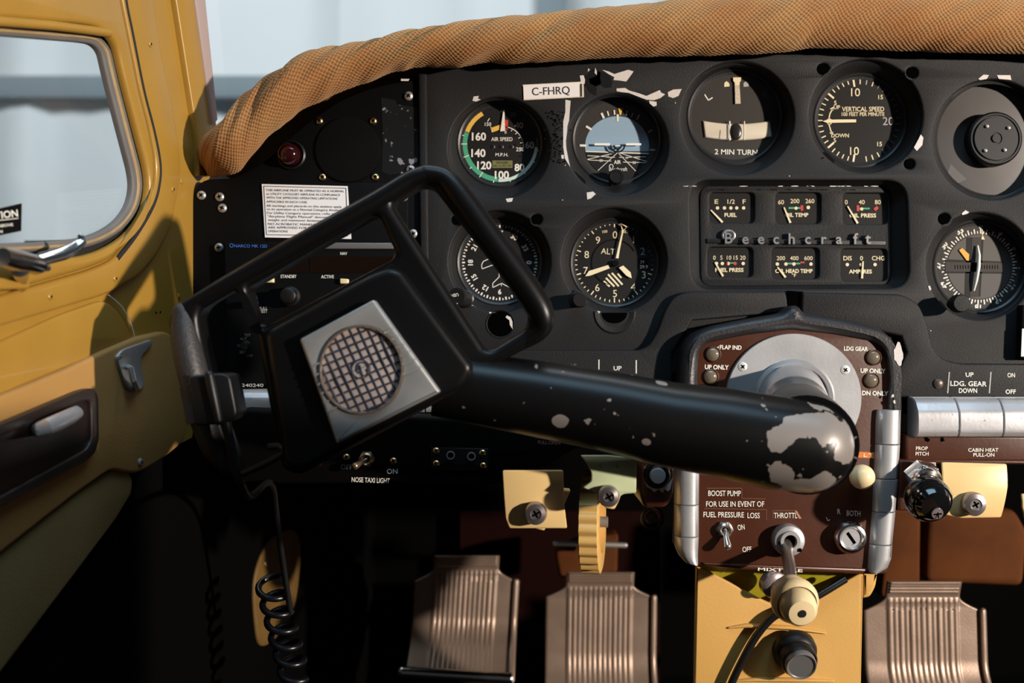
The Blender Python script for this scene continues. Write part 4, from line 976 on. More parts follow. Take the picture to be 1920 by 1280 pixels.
# ================================================================== RADIO
fr = Frame(585, 590, -0.002)
t = thing('radio', 'black navigation radio behind the yoke with two dark displays', 'radio', fr)
b = MB(fr); b.prism([fr.qq(rpoly([(424, 455), (742, 456), (746, 722), (430, 722)], 4, 2))], -0.008, 0.003, MATTE, 0.0015); b.build('faceplate', t)
b = MB(fr); b.prism([fr.qq([(588, 456.5), (740, 457), (740, 468), (588, 468)])], -0.0095, -0.006, mat('trim_silver', (0.30, 0.29, 0.29), 0.35, 0.7), 0.0008); b.build('top_trim', t)
b = MB(fr); b.prism([fr.qq([(500, 482), (580, 482), (580, 512), (500, 512)])], -0.0086, -0.006, AMBER); b.prism([fr.qq([(584, 482), (738, 482), (738, 512), (584, 512)])], -0.0086, -0.006, AMBER); b.build('display', t)
b = MB(fr); b.fr = Frame(585, 590, 0, O=fr.O+Vector((0, -.0088, 0))); b.y = -0.0088
b.text('NARCO MK 12D', 470, 461, 5.5, BLUEP, w=62, rot=0.5); b.arc(434, 460, 2.6, 3.8, 0, 360, BLUEP)
b.text('NAV', 644.5, 475, 5.5, WHITE, w=13); b.text('STANDBY', 541, 518, 6, WHITE, w=30); b.text('ACTIVE', 614, 518.5, 6, WHITE, w=24)
b.text('VOL', 477.5, 557, 5.5, GREYPRINT, w=12); b.text('PULL', 493.5, 577.5, 5.5, GREYPRINT, w=16); b.text('TEST', 493.5, 583.5, 5.5, GREYPRINT, w=16)
for s, x, y in (('ALT', 456, 635), ('TST', 464, 628), ('ON', 450, 648), ('SBY', 455, 660), ('OFF', 468, 667)): b.text(s, x, y, 5, DIMPRINT)
b.fr = fr; b.pieces('lettering', t)
for x, y in ((506, 525), (646, 527)):
    b = MB(fr); b.prism([rpoly(fr.qq([(x-8, y-5), (x+8, y-4), (x+8, y+5), (x-8, y+5)], -.01), 0.001, 3)], -0.0125, -0.006, IVORY, 0.001); b.build('push_button', t)
for x, y, r, h in ((549, 556, 18, 0.014), (480, 569, 8, 0.008), (466, 648, 9, 0.008)):
    b = MB(fr); R = r*fr.s; b.lathe([(R, 0.006), (R, h*0.5+.004), (R*0.8, h*0.55+.004), (R*0.78, h+.008), (R*0.6, h+.009), (0, h+.009)], BLACK, q3(fr, x, y, -.008), n=28); b.build('knob', t)
b = MB(fr); b.fr = Frame(585, 590, 0, O=fr.O+Vector((0, -.0088, 0))); b.y = -0.0088; b.text('0240240', 470, 722, 6, GREYPRINT, w=48); b.fr = fr; b.build('printed_digits', t)

# ================================================================== ALUMINIUM RAILS AND BROWN SHELVES UNDER THE PANEL
def rail(name, label, x0, x1, yt, yb, grooves, yref=-0.004, dep=0.026):
    f = Frame((x0+x1)/2, (yt+yb)/2, yref); b = MB(f)
    xs = [x0]+[g for g in grooves]+[x1]
    H = (yb-yt)*f.s; prof = [(-0.5, 0.0), (-0.5, 0.5), (-0.47, 0.82), (-0.40, 0.95), (-0.28, 1.0), (0.10, 0.98), (0.26, 0.86), (0.40, 0.70), (0.47, 0.45), (0.5, 0.0)]
    prof = smooth(prof, False, 4)
    for a, c in zip(xs, xs[1:]):
        X0, X1 = f.q(a+1.0, 0)[0], f.q(c-1.0, 0)[0]; g = 0.0006
        st = [(X0, 0.93), (X0+g, 1.0), (X1-g, 1.0), (X1, 0.93)]; vs = []; fs = []; n = len(prof)
        for X, k in st:
            for z, d in prof: vs.append((X, -d*dep*k, z*H*(0.5+0.5*k)))
        for j in range(3):
            for i in range(n-1): fs.append((j*n+i, j*n+i+1, (j+1)*n+i+1, (j+1)*n+i))
        fs += [tuple(range(n)), tuple(range(3*n, 4*n))[::-1]]
        b.add(vs, fs, WCHROME)
    z = H*0.5; X0, X1 = f.q(x0, 0)[0], f.q(x1, 0)[0]
    b.prism([[(X0+.001, -z*.96), (X1-.001, -z*.96), (X1-.001, z*.96), (X0+.001, z*.96)]], -dep*0.86*0.5, 0, STEEL)
    return tag(b.build(name), label, 'rail')
rail('metal_rail', 'grooved aluminium rail below the landing gear lettering at right', 1700, 2150, 742, 817, [1777, 1858, 1938, 2020, 2100])
rail('metal_rail', 'grooved aluminium rail half hidden behind the yoke at left', 440, 860, 728, 772, [560, 640, 720, 800], dep=0.018)
fr = Frame(1900, 840, -0.010)
b = MB(fr); b.prism([fr.qq([(1692, 815), (2150, 818), (2150, 862), (1692, 862)])], -0.010, 0.03, MAROON, 0.002); b.prism([fr.qq([(1690, 858), (2150, 862), (2150, 869), (1690, 866)])], -0.013, 0.03, MAROON, 0.002)
b.y = -0.0104
for s, x, y, w_ in (('PROP', 1720, 838, 22), ('PITCH', 1720.5, 848, 24), ('CABIN HEAT', 1834, 841, 56), ('PULL-ON', 1835, 850, 39)): b.text(s, x, y, 6.5, WHITE, w=w_)
b.blob(1730, 822, 5, 3, HOLE, 30, 1); b.blob(1758, 822, 4, 4, HOLE, 0, 2)
tag(b.build('sub_shelf'), 'brown enamel shelf lettered PROP PITCH under the right rail', 'shelf')
fr = Frame(900, 830, -0.075)
b = MB(fr); b.prism([fr.qq([(440, 770), (980, 790), (1290, 800), (1290, 850), (1080, 838), (960, 905), (440, 905)])], -0.006, 0.085, mat('shelf_black', (0.0018, 0.0012, 0.001), 0.6, spec=0.08), 0.002)
b.y = -0.0064; b.text('CARB HEAT', 1026, 818, 6, DIMPRINT, w=46, rot=2); b.text('PULL-OPEN', 1029, 828, 6.5, mat('dim_red_print', (0.22, 0.11, 0.09), 0.6), w=42, rot=2)
b.text('ON', 737, 881.5, 9, WHITE, w=20); b.text('OFF', 652, 873, 9, DIMPRINT, w=22); b.text('NOSE TAXI LIGHT', 697, 898, 9, WHITE, w=71, rot=2)
b.line((965, 808), (1075, 833), 1.2, mat('dim_red_print', (0, 0, 0)))
tag(b.build('switch_shelf'), 'dark shelf lettered NOSE TAXI LIGHT under the left rail', 'shelf')
# taxi light toggle and neighbours on the switch shelf
def toggle(label, x, y, y0, d, s=1.0, name='toggle_switch', mt=STEEL):
    f = Frame(x, y, y0); t = thing(name, label, 'switch', f)
    b = MB(f); b.lathe([(0.0080*s, 0.0), (0.0080*s, 0.0028*s), (0.0066*s, 0.0036*s)], mt, n=6); b.lathe([(0.0062*s, 0.0), (0.0062*s, 0.0055*s), (0.0048*s, 0.0065*s), (0.003*s, 0.005*s)], mt, n=24); b.build('hex_nut', t)
    b = MB(f); d = Vector(d); b.tube([Vector((0, -0.004*s, 0)), d*0.5*s, d*s], [0.0021*s, 0.0026*s, 0.0036*s], mt, 14, round_caps=True); b.build('lever', t); return t
toggle('small brass toggle switch above the NOSE TAXI LIGHT lettering', 688, 860, -.081, (-0.009, -0.014, -0.005), 0.9, mt=mat('old_brass', (0.40, 0.28, 0.18), 0.3, 0.9))
toggle('dim toggle switch under the lower corner of the yoke badge', 596, 863, -.081, (-0.010, -0.012, -0.005), 0.7, mt=mat('dim_red_metal', (0.12, 0.04, 0.03), 0.3, 0.9))
for i, (x, y, l) in enumerate(((650, 857, 'small brass screw left of the taxi light toggle'), (738, 864, 'small brass screw above the word ON'))):
    f = Frame(x, y, -0.081); b = MB(f); screw_into(b, (0, 0, 0), 0.0034, BRASS, h=0.7); tag(b.build('screw'), l, 'screw', 'brass screws on the switch shelf')
f = Frame(862, 860, -0.081); t = thing('jack_panel', 'dark headphone jack plate with two sockets under the yoke arm', 'jack', f)
b = MB(f); b.prism([f.qq([(808, 838), (916, 840), (916, 882), (808, 880)])], -0.0025, 0, BLACK, 0.0008); b.prism([f.qq([(822, 868), (898, 871), (898, 876), (822, 873)])], -0.0032, -0.002, REDC); b.build('plate', t)
b = MB(f)
for x, y in ((818, 845), (818, 869), (905, 849), (906, 873)): screw_into(b, q3(f, x, y, -.0025), 0.003, BRASS, h=0.6)
b.pieces('screw', t, 0.002, 0)
for x, y in ((845, 853), (884, 855)):
    b = MB(f); b.lathe([(0.0037, 0.0), (0.0037, 0.0022), (0.0027, 0.0024), (0.0024, 0.0)], STEEL, q3(f, x, y, -.0025)); b.lathe([(0.0026, 0.0004), (0, 0.0004)], HOLE, q3(f, x, y, -.0025)); b.build('socket', t)

# ================================================================== CENTRE PEDESTAL
FD = Frame(1487, 850, -0.012)
ped = thing('control_pedestal', 'brown enamelled centre pedestal in a black arched frame', 'pedestal', FD)
outer = [(1276, 1040), (1276, 700), (1284, 650), (1302, 626), (1335, 611), (1400, 598), (1470, 586), (1486, 572), (1502, 572), (1512, 586), (1580, 596), (1655, 613), (1684, 638), (1697, 680), (1699, 770), (1676, 1050)]
inner = [(1310, 1040), (1312, 705), (1314, 662), (1328, 644), (1400, 629), (1488, 618), (1570, 627), (1650, 642), (1668, 662), (1674, 705), (1652, 1050)]
U = outer+inner[::-1]
b = MB(FD); b.prism([FD.qq(rpoly(U, [8, 20, 20, 18, 20, 20, 8, 6, 6, 8, 20, 24, 24, 20, 10, 8, 4, 14, 14, 14, 20, 10, 20, 14, 14, 14, 4], 4), -.02)], -0.017, 0.03, mat('arch_black', (0.020, 0.019, 0.021), 0.42, bump=(400, 0.3)), 0.0095, 5); b.build('arch_frame', ped)
b = MB(FD); b.prism([FD.qq(rpoly([(1300, 1058), (1302, 700), (1304, 650), (1322, 634), (1400, 618), (1488, 606), (1570, 616), (1660, 632), (1684, 655), (1686, 705), (1664, 1076)], 8, 3), -.01)], -0.010, 0.02, MAROON, 0.001); b.build('brown_plate', ped)
b = MB(FD); b.prism([FD.qq([(1316, 1054), (1640, 1066), (1636, 1076), (1590, 1075), (1390, 1068), (1322, 1060)], -.012)], -0.0125, 0.02, MAROON, 0.002); b.build('bottom_lip', ped)
# metal side mouldings
def moulding(pts, cuts, nm):
    """vertical rounded aluminium moulding; pts = [(xl, xr, y)...] down the picture"""
    b = MB(FD); yb = -0.004; dep = 0.015
    segs = []; cur = [pts[0]]
    for p in pts[1:]:
        cur.append(p)
        if p[2] in cuts: segs.append(cur); cur = [p]
    segs.append(cur)
    for sg in segs:
        vs = []; fs = []; n = 15; st = []
        for i, (xl, xr, y) in enumerate(sg):
            if i == 0: st += [(xl, xr, y+0.5, 0.95), (xl, xr, y+1.5, 1)]
            elif i == len(sg)-1: st += [(xl, xr, y-1.5, 1), (xl, xr, y-0.5, 0.95)]
            else: st.append((xl, xr, y, 1))
        for xl, xr, y, k in st:
            for j in range(n):
                a = PI*j/(n-1); u = -math.cos(a); u = math.copysign(abs(u)**0.75, u)
                px = (xl+xr)/2+u*(xr-xl)/2*(0.97+0.03*k); q = FD.q(px, y, -0.02)
                vs.append((q[0], yb-dep*k*math.sin(a)**0.8, q[1]))
        for i in range(len(st)-1):
            for j in range(n-1): fs.append((i*n+j, i*n+j+1, (i+1)*n+j+1, (i+1)*n+j))
        fs += [tuple(range(n)), tuple(range((len(st)-1)*n, len(st)*n))[::-1]]
        b.add(vs, fs, ALU if nm != 'x' else ALU)
    b.build('side_moulding', ped)
moulding([(1270, 1316, 790), (1270, 1316, 850), (1269, 1316, 880), (1269, 1315, 948), (1269, 1315, 1008), (1270, 1314, 1030), (1277, 1313, 1046), (1288, 1313, 1058), (1300, 1312, 1062)], (880, 948, 1008), 'l')
moulding([(1650, 1697, 768), (1648, 1697, 790), (1647, 1696, 834), (1644, 1692, 899), (1641, 1687, 961), (1636, 1681, 1023), (1634, 1679, 1050), (1633, 1672, 1066), (1633, 1656, 1076)], (834, 899, 961, 1023), 'r')
# indicator lamps
for x, y in ((1337, 664), (1333, 706), (1638, 670), (1634, 713)):
    b = MB(FD); q = q3(FD, x, y, -.010); R = 14.5*FD.s
    b.lathe([(R, 0), (R, 0.0016), (R*0.88, 0.0022), (R*0.8, 0.0012)], mat('old_ring', (0.12, 0.07, 0.045), 0.4, 0.7), q, n=30); b.lathe([(R*0.84, 0.001), (R*0.6, 0.0022), (R*0.3, 0.003), (0, 0.0032)], LENS, q, n=30)
    b.build('indicator_lamp', ped)
b = MB(FD); b.fr = Frame(1487, 850, 0, O=FD.O+Vector((0, -.0104, 0))); b.y = -0.0104
for s, x, y, w_, h in (('FLAP IND', 1370, 651, 41, 7.5), ('UP ONLY', 1344, 688, 45, 8), ('LDG GEAR', 1605, 653.5, 45, 7.5), ('UP ONLY', 1637, 695, 47, 8), ('DN ONLY', 1641, 737, 49, 8)): b.text(s, x, y, h, WHITE, w=w_, rot=1.5, bold=0.03)
b.flat([(1342, 653), (1348, 648), (1347, 654)], WHITE)
for s, x, y, w_, r in (('BOOST PUMP', 1358.5, 924.5, 61, 0.5), ('FOR USE IN EVENT OF', 1378.5, 944.5, 109, 0), ('FUEL PRESSURE', 1357, 964.5, 76, 0.5), ('LOSS', 1413, 966, 23, 1), ('ON', 1389.5, 988, 13, -8), ('OFF', 1400.5, 1029.5, 17, -2), ('THROTTL', 1473, 966, 44, 0), ('R', 1573, 958.5, 6, 0), ('BOTH', 1600.5, 962, 26, 3)): b.text(s, x, y, 10, WHITE, w=w_, rot=r, bold=0.008)
b.text('L', 1552.5, 972, 8, WHITE, rot=-28)
b.flat([(1490, 957), (1494, 957), (1503, 972), (1498, 972)], mat('label_edge', (0.42, 0.20, 0.14), 0.5))
tape = mat('tape_edge', (0.22, 0.09, 0.05), 0.5)
for p in ([(1325, 915), (1391, 915), (1391, 934), (1436, 935)], [(1449, 973), (1449, 957), (1491, 957)], [(1320, 953), (1437, 955), (1437, 975)], [(1381, 1067), (1381, 1058), (1547, 1063), (1547, 1067)]): b.poly(p, 0.8, tape)
b.flat([(1598, 846), (1639, 848), (1639, 859), (1598, 857)], mat('orange_tape', (0.62, 0.17, 0.015), 0.5)); b.y = -0.0107; b.text('F U E L  T', 1608, 853, 6.5, WHITE, w=54) if False else b.text('L T', 1628, 853, 6.5, WHITE, w=18)
b.fr = Frame(1487, 850, 0, O=FD.O+Vector((0, -.0128, 0))); b.y = -0.0130; b.text('MIXTURE', 1463, 1068, 5.5, WHITE, w=84, rot=2, bold=0.02)
b.fr = FD; b.pieces('lettering', ped)
b = MB(FD); b.y = -0.0175
b.fr = Frame(1487, 850, 0, O=FD.O+Vector((0, -.0175, 0)))
b.blob(1685, 664, 8.5, 21, CHIP, -4, 4, 16, 0.15); b.blob(1674, 742, 2.5, 3, CHIP, 0, 1); b.blob(1677, 753, 2.5, 3, CHIP, 0, 2)
b.fr = FD; b.pieces('chipped_paint', ped)

# ================================================================== CONTROL COLUMN, THROW-OVER ARM AND YOKE
DY = -0.07          # the yoke stands clear of the panel
FY = Frame(700, 650, -0.13+DY)
yk = thing('control_yoke', 'black throw-over control yoke with a silver badge and worn arm', 'yoke', FY)
L = lambda px, py, y: P(px, py, y)-FY.O
# collar plate
c = P(1487, 746, -0.022)-FY.O; s = (0.96-0.022)/FPX
b = MB(FY); R = 127*s
b.lathe([(R, -0.004), (R, 0.002), (R*0.99, 0.003), (R*0.60, 0.003), (R*0.585, 0.0065), (R*0.55, 0.0085), (R*0.50, 0.0075), (R*0.475, 0.001), (R*0.46, -0.004)], ALU, c, n=80, ell=0.955)
for x, y in ((1391, 687), (1583, 693), (1400, 810), (1577, 815)): screw_into(b, Vector((P(x, y, -0.022)-FY.O).to_tuple())+Vector((0, -0.003, 0)), 0.0042, mat('bright_screw', (0.72, 0.70, 0.66), 0.4, 0.4), h=0.25, rot=x % 90)
b.build('collar_plate', yk)
E = P(1512, 837, -0.125+DY)-FY.O; C0 = P(1484, 742, -0.021)-FY.O
dv = (E-C0)
b = MB(FY); b.tube([C0, C0+dv*0.30, C0+dv*0.34, C0+dv*0.36, C0+dv*0.62], [0.0300, 0.0298, 0.0298, 0.0285, 0.0285], mat('column_steel', (0.56, 0.55, 0.56), 0.28, 0.85, vary=(20, 0.1)), 40); b.build('column', yk)
ctr = [(1512, 837, 86), (1450, 829, 88), (1350, 810, 84), (1250, 795, 80), (1130, 769, 75), (1000, 746, 71), (900, 730, 67), (820, 716, 64)]
W = worn_mat('worn_black_arm', (0.004, 0.0038, 0.004), (0.25, 0.222, 0.205), [
    (tuple(P(1500, 792, -.165+DY)-FY.O), 0.014), (tuple(P(1475, 810, -.168+DY)-FY.O), 0.013), (tuple(P(1545, 800, -.150+DY)-FY.O), 0.017), (tuple(P(1580, 830, -.145+DY)-FY.O), 0.016),
    (tuple(P(1462, 890, -.150+DY)-FY.O), 0.010), (tuple(P(1500, 905, -.14+DY)-FY.O), 0.013), (tuple(P(1535, 900, -.146+DY)-FY.O), 0.011), (tuple(P(1050, 790, -.15+DY)-FY.O), 0.0045), (tuple(P(1240, 718, -.135+DY)-FY.O), 0.004), (tuple(P(1210, 830, -.155+DY)-FY.O), 0.0035)], 0.685, 0.33)
b = MB(FY); pts = [P(x, y, -0.125+DY)-FY.O for x, y, r in ctr]; rr = [r*(0.96-0.125+DY)/FPX for x, y, r in ctr]
pre = [(pts[0]-(pts[1]-pts[0]).normalized()*rr[0]*math.sin(a), rr[0]*math.cos(a)) for a in (1.5, 1.3, 1.1, 0.9, 0.7, 0.5, 0.3, 0.15)]
b.tube([p for p, r in pre]+pts, [r for p, r in pre]+rr, W, 40)
b.build('throw_over_arm', yk)
b = MB(FY); b.tube([C0+dv*0.50, C0+dv*0.60, C0+dv*0.75, C0+dv*0.98], [0.0300, 0.0315, 0.0350, 0.0385], W, 40); b.build('elbow', yk)
# yoke frame
YO = [(430, 893), (410, 884), (385, 848), (364, 800), (338, 700), (322, 642), (313, 602), (320, 583), (342, 567), (425, 515), (560, 437), (700, 360), (762, 322), (800, 307), (832, 312), (860, 337), (930, 430), (1005, 525), (1035, 578), (1039, 602), (1028, 624), (1005, 643), (940, 678), (918, 688), (900, 700), (880, 735), (830, 750), (640, 850), (560, 892), (528, 880), (512, 800), (476, 615), (452, 563), (436, 540), (385, 570), (372, 592), (380, 640), (398, 720), (415, 790), (436, 850), (446, 885), (440, 895)]
H1 = [(463, 540), (698, 404), (712, 408), (741, 474), (735, 486), (496, 612), (483, 610)]
H2 = [(733, 380), (790, 345), (812, 350), (984, 572), (992, 596), (984, 618), (925, 654), (911, 655)]
b = MB(FY); b.prism([FY.qq(rpoly(YO, 14, 4), -.010), FY.qq(rpoly(H1, 10, 4), -.010), FY.qq(rpoly(H2, 14, 4), -.010)], -0.012, 0.012, YOKE, 0.0062, 4); b.build('yoke_frame', yk)
# thick moulded bars of the frame
def bar(name, pts, rad, mt, flat=0.9, nn2=6):
    p = smooth([(*q,) for q in pts], False, nn2); r = [rad[0]]
    if isinstance(rad, list): r = [t_[0] for t_ in smooth([(v, 0) for v in rad], False, nn2)]
    b = MB(FY); b.tube([P(x, y, yy+DY)-FY.O for x, y, yy in [(a[0], a[1], a[2]) for a in p]], [v*(0.96-.13+DY)/FPX for v in r], mt, 22, flat=flat, up=(0, -1, 0), round_caps=True); return b.build(name, yk)
bar('grip', [(345, 590, -.134), (349, 640, -.138), (362, 700, -.14), (378, 770, -.14), (400, 838, -.138), (424, 878, -.134)], [24, 30, 31, 29, 24, 13], GRIP)
bar('top_bar', [(350, 580, -.134), (440, 526, -.137), (570, 452, -.138), (700, 380, -.138), (770, 337, -.138), (803, 326, -.138)], [18, 19, 20, 20, 19, 19], YOKE)
bar('outer_bar', [(800, 326, -.138), (832, 334, -.138), (862, 368, -.138), (930, 462, -.138), (990, 545, -.138), (1016, 592, -.138), (1008, 622, -.136), (960, 650, -.134), (915, 672, -.130)], [19, 21, 26, 28, 29, 26, 20, 15, 12], YOKE)
bar('spine', [(712, 380, -.136), (760, 452, -.138), (840, 572, -.138), (912, 676, -.136)], [10, 9, 9, 10], YOKE)
# hub block under the badge
FH = Frame(690, 700, -0.160)
hb = FY.qq(rpoly([(497, 622), (700, 512), (735, 500), (755, 508), (890, 690), (868, 728), (640, 846), (560, 886), (532, 868)], 16, 4), -.03)
b = MB(FY); b.prism([hb], -0.034, 0.006, YOKE, 0.006, 4); b.build('hub', yk)
# silver badge with round grille
FB = Frame(690, 700, -0.173+DY)
o = FB.O-FY.O
bd = rpoly([(561, 636), (701, 561), (826, 735), (631, 833)], 5, 3)
b = MB(FB)
b.prism([FB.qq(bd), FB.qq(circle(677, 693, 77, 56, 82))], 0, 0.010, SILVER, 0.0022, 3)
u = Vector((0.91, -0.415))
def inell(p, g=0): return ((p.x-677)/(74+g))**2+((p.y-693)/(79+g))**2 < 1
for i in range(6):
    for e0, e1, t0, t1, sg in ((Vector((563, 636)), Vector((632, 831)), 0.27, 0.70, 1), (Vector((701, 564)), Vector((824, 735)), 0.30, 0.72, -1)):
        p0 = e0+(e1-e0)*(t0+(t1-t0)*i/5)+u*sg*4; p1 = p0.copy()
        while not inell(p1, 7) and (p1-p0).length < 60: p1 = p1+u*sg
        b.tube([q3(FB, p.x, p.y, 0.0004) for p in (p0, p1)], 0.0015, SILVER, 10, flat=0.6, up=(0, -1, 0), round_caps=True)
bo = b.build('badge', yk); bo.location = o
b = MB(FB); cq = q3(FB, 677, 693, 0); R = 77*FB.s
b.lathe([(R*1.03, 0.0), (R*1.02, 0.0014), (R*0.99, 0.0016), (R*0.96, 0.0004), (R*0.955, -0.005)], mat('rim_chrome', (0.66, 0.55, 0.46), 0.2, 0.9), cq, n=64, ell=82/77); b.build('grille_rim', bo)
b = MB(FB); b.lathe([(R*0.98, -0.0020), (R*0.9, -0.0016), (0, -0.0008)], GRILLE, cq, n=64, ell=82/77)
g = b.build('grille_cloth', bo)
b = MB(FB)
g1, g2 = Vector((0.42, 0.907)), Vector((0.925, -0.38))
for dirv, nrm in ((g1, g2), (g2, g1)):
    for k in range(-6, 7):
        c_ = Vector((677, 693))+nrm*(k*15.5-3); lo_, hi_ = None, None
        for tt in range(-90, 91):
            p = c_+dirv*tt
            if inell(p):
                if lo_ is None: lo_ = p
                hi_ = p
        if lo_ is not None and (hi_-lo_).length > 8:
            mid = (lo_+hi_)/2
            b.tube([q3(FB, lo_.x, lo_.y, .0016), q3(FB, mid.x, mid.y, .0006), q3(FB, hi_.x, hi_.y, .0016)], 0.00075, GRID, 6)
b.build('grille_lines', bo)
b = MB(FB); mq = q3(FB, 677, 692, 0); 
b.lathe([(18*FB.s, -0.002), (18*FB.s, 0.0), (17*FB.s, 0.0003), (16*FB.s, -0.0002)], GRID, mq, n=36); b.lathe([(16.4*FB.s, -0.0002), (0, 0.0)], GRILLE, mq, n=36)
b.fr = FB; b.y = -0.0003
b.arc(679, 690, 9.5, 12.5, -150, 120, GRID); b.line((673, 684), (679, 704), 5, GRID); b.arc(683, 698, 5, 7.5, 20, 220, GRID); b.line((668, 693), (676, 688), 2, GRID)
b.build('monogram', bo)

# push-to-talk switch strapped on the grip, with rod, cable and hook
FPT = Frame(410, 740, -0.15+DY)
t = thing('push_to_talk_switch', 'black push to talk switch strapped to the left yoke grip', 'switch', FPT)
b = MB(FPT); b.prism([rpoly(FPT.qq([(364, 703), (425, 698), (442, 702), (456, 776), (440, 790), (378, 796)]), 0.0035, 3)], -0.016, 0.012, BLACK, 0.002); b.build('housing', t)
b = MB(FPT); b.tube([q3(FPT, *p) for p in [(392, 704, -.017), (409, 788, -.017)]], 0.0034, BLACK, 14, round_caps=True); b.build('ridge', t)
b = MB(FPT)
q1, q2 = P(369, 722, -.139+DY)-FPT.O, P(382, 789, -.139+DY)-FPT.O
b.tube([q1, q1*0.66+q2*0.34, q1*0.33+q2*0.67, q2], 33*(0.96-.14+DY)/FPX, STRAP, 28, caps=False, flat=0.95, up=(0, -1, 0)); b.build('strap', t, label='grey hook and loop strap')
b = MB(FPT); b.tube([q3(FPT, *p) for p in [(422, 786, -.012), (428, 812, -.011), (438, 862, -.006), (452, 905, .0)]], [0.0042, 0.0034, 0.0038, 0.0036], BLACK, 14); b.build('cable_sleeve', t)
b = MB(FPT); b.tube([q3(FPT, *p) for p in [(455, 888, -.004), (500, 868, -.006), (528, 852, -.006), (534, 844, -.006), (524, 836, -.004), (505, 838, .0)]], 0.0026, BLACK, 10); b.build('wire_hook', t)
# coiled cord hanging into the footwell
cp = [P(x, y, yy) for x, y, yy in [(452, 905, -.22), (470, 930, -.18), (500, 905, -.10), (512, 915, -.06), (518, 960, -.02), (530, 1050, .0), (545, 1150, .015)]]
cp = [Vector(p) for p in smooth([tuple(p) for p in cp], False, 6)]
b = MB(); b.tube(cp, 0.0028, BLACK, 10)
hel = []
for i in range(150):
    a = i/150; ang = a*2*PI*6; c_ = P(505+a*48, 1085+a*185, 0.02)
    hel.append(c_+Vector((0.0125*math.cos(ang), 0.0125*math.sin(ang)*0.9, 0.004*math.sin(ang))))
b.tube([cp[-1]]+[cp[-1]*0.5+hel[0]*0.5]+hel if False else hel, 0.0032, mat('cord_black', (0.004, 0.0045, 0.007), 0.3), 10)
tag(b.build('coiled_cord'), 'black coiled microphone cord hanging in the dark footwell at left', 'cord')
# ================================================================== CONTROLS ON THE PEDESTAL
toggle('steel toggle switch on the pedestal beside the word ON', 1358, 992, -.022, (0.0005, -0.012, -0.013), 1.0, mt=mat('toggle_steel', (0.55, 0.50, 0.45), 0.25, 0.9))
f = Frame(1475, 1010, -0.022)
t = thing('throttle', 'throttle rod with a cream knob in the middle of the pedestal', 'throttle', f)
b = MB(f); R = 29.5*f.s; b.lathe([(R, 0), (R, 0.008), (R*0.93, 0.0105), (R*0.66, 0.0115), (R*0.62, 0.0135), (R*0.42, 0.0135), (R*0.40, 0.008)], ALU, n=48)
b.lathe([(0.0016, 0.0120), (0, 0.0120)], HOLE, q3(f, 1456, 1013, 0), n=12); b.lathe([(0.0018, 0.0120), (0, 0.0120)], HOLE, q3(f, 1493, 1026, 0), n=12); b.build('bushing', t)
K = P(1491, 1140, -0.125)-f.O
b = MB(f); b.tube([Vector((0, 0.005, 0)), K*0.95], [0.0055, 0.0055], mat('rod_steel', (0.40, 0.34, 0.30), 0.3, 0.9), 20); b.build('rod', t)
b = MB(f); ax = Vector((0.02, -1, -0.25)).normalized(); s2 = (0.96-.125)/FPX
c = P(1489, 1124, -0.125)-f.O
b.lathe([(0.010, -0.016), (0.015, -0.015), (0.0165, -0.010), (0.0160, -0.004), (0.0188, -0.0025), (0.0193, 0.002), (0.0185, 0.006), (0.0162, 0.0085)], IVORY, c, ax, 44)
b.lathe([(0.0148, 0.0075), (0.0148, 0.012), (0.0135, 0.0185), (0.0105, 0.0220), (0.004, 0.0228), (0, 0.0228)], IVORY, c, ax, 44)
b.lathe([(0.0165, 0.0078), (0.0150, 0.0078)], mat('knob_groove', (0.16, 0.09, 0.035), 0.6), c, ax, 44)
b.lathe([(0.0034, 0.0225), (0.0032, 0.0234), (0, 0.0236)], mat('dark_screw', (0, 0, 0)), c, ax, 16); b.build('knob', t, label='cream ringed knob')
f = Frame(1590, 1005, -0.022)
t = thing('ignition_switch', 'round chrome magneto key switch under the letters R BOTH', 'switch', f)
b = MB(f); R = 31*f.s; b.lathe([(R, 0), (R*1.0, 0.004), (R*0.96, 0.008), (R*0.86, 0.0105), (R*0.72, 0.0112), (R*0.62, 0.0095), (R*0.60, 0.008)], CHROME, n=48); b.build('bezel', t)
b = MB(f); b.lathe([(R*0.60, 0.0080), (R*0.55, 0.0088), (0, 0.0088)], WCHROME, n=40)
a = math.radians(-55); d = Vector((math.cos(a), 0, math.sin(a))); n_ = Vector((-d.z, 0, d.x)); q = Vector((0, -0.0090, 0))
b.add([q+d*.006+n_*.0014, q-d*.006+n_*.0014, q-d*.006-n_*.0014, q+d*.006-n_*.0014], [(0, 1, 2, 3)], HOLE); b.build('key_cylinder', t)
f = Frame(1606, 890, -0.022)
t = thing('push_pull_knob', 'small cream ball knob peeking out beside the arm end', 'knob', f)
b = MB(f); b.tube([(0, 0.0, 0), (0, -0.012, 0)], 0.005, STEEL, 16); b.build('shaft', t)
b = MB(f); b.lathe([(0.0055, 0.008)]+[(0.0112*math.cos(a), 0.018+0.0112*math.sin(a)) for a in [-1.05+i*0.2 for i in range(13)]]+[(0, 0.0292)], IVORY, (-0.001, 0, 0.0005), n=32); b.build('ball', t)
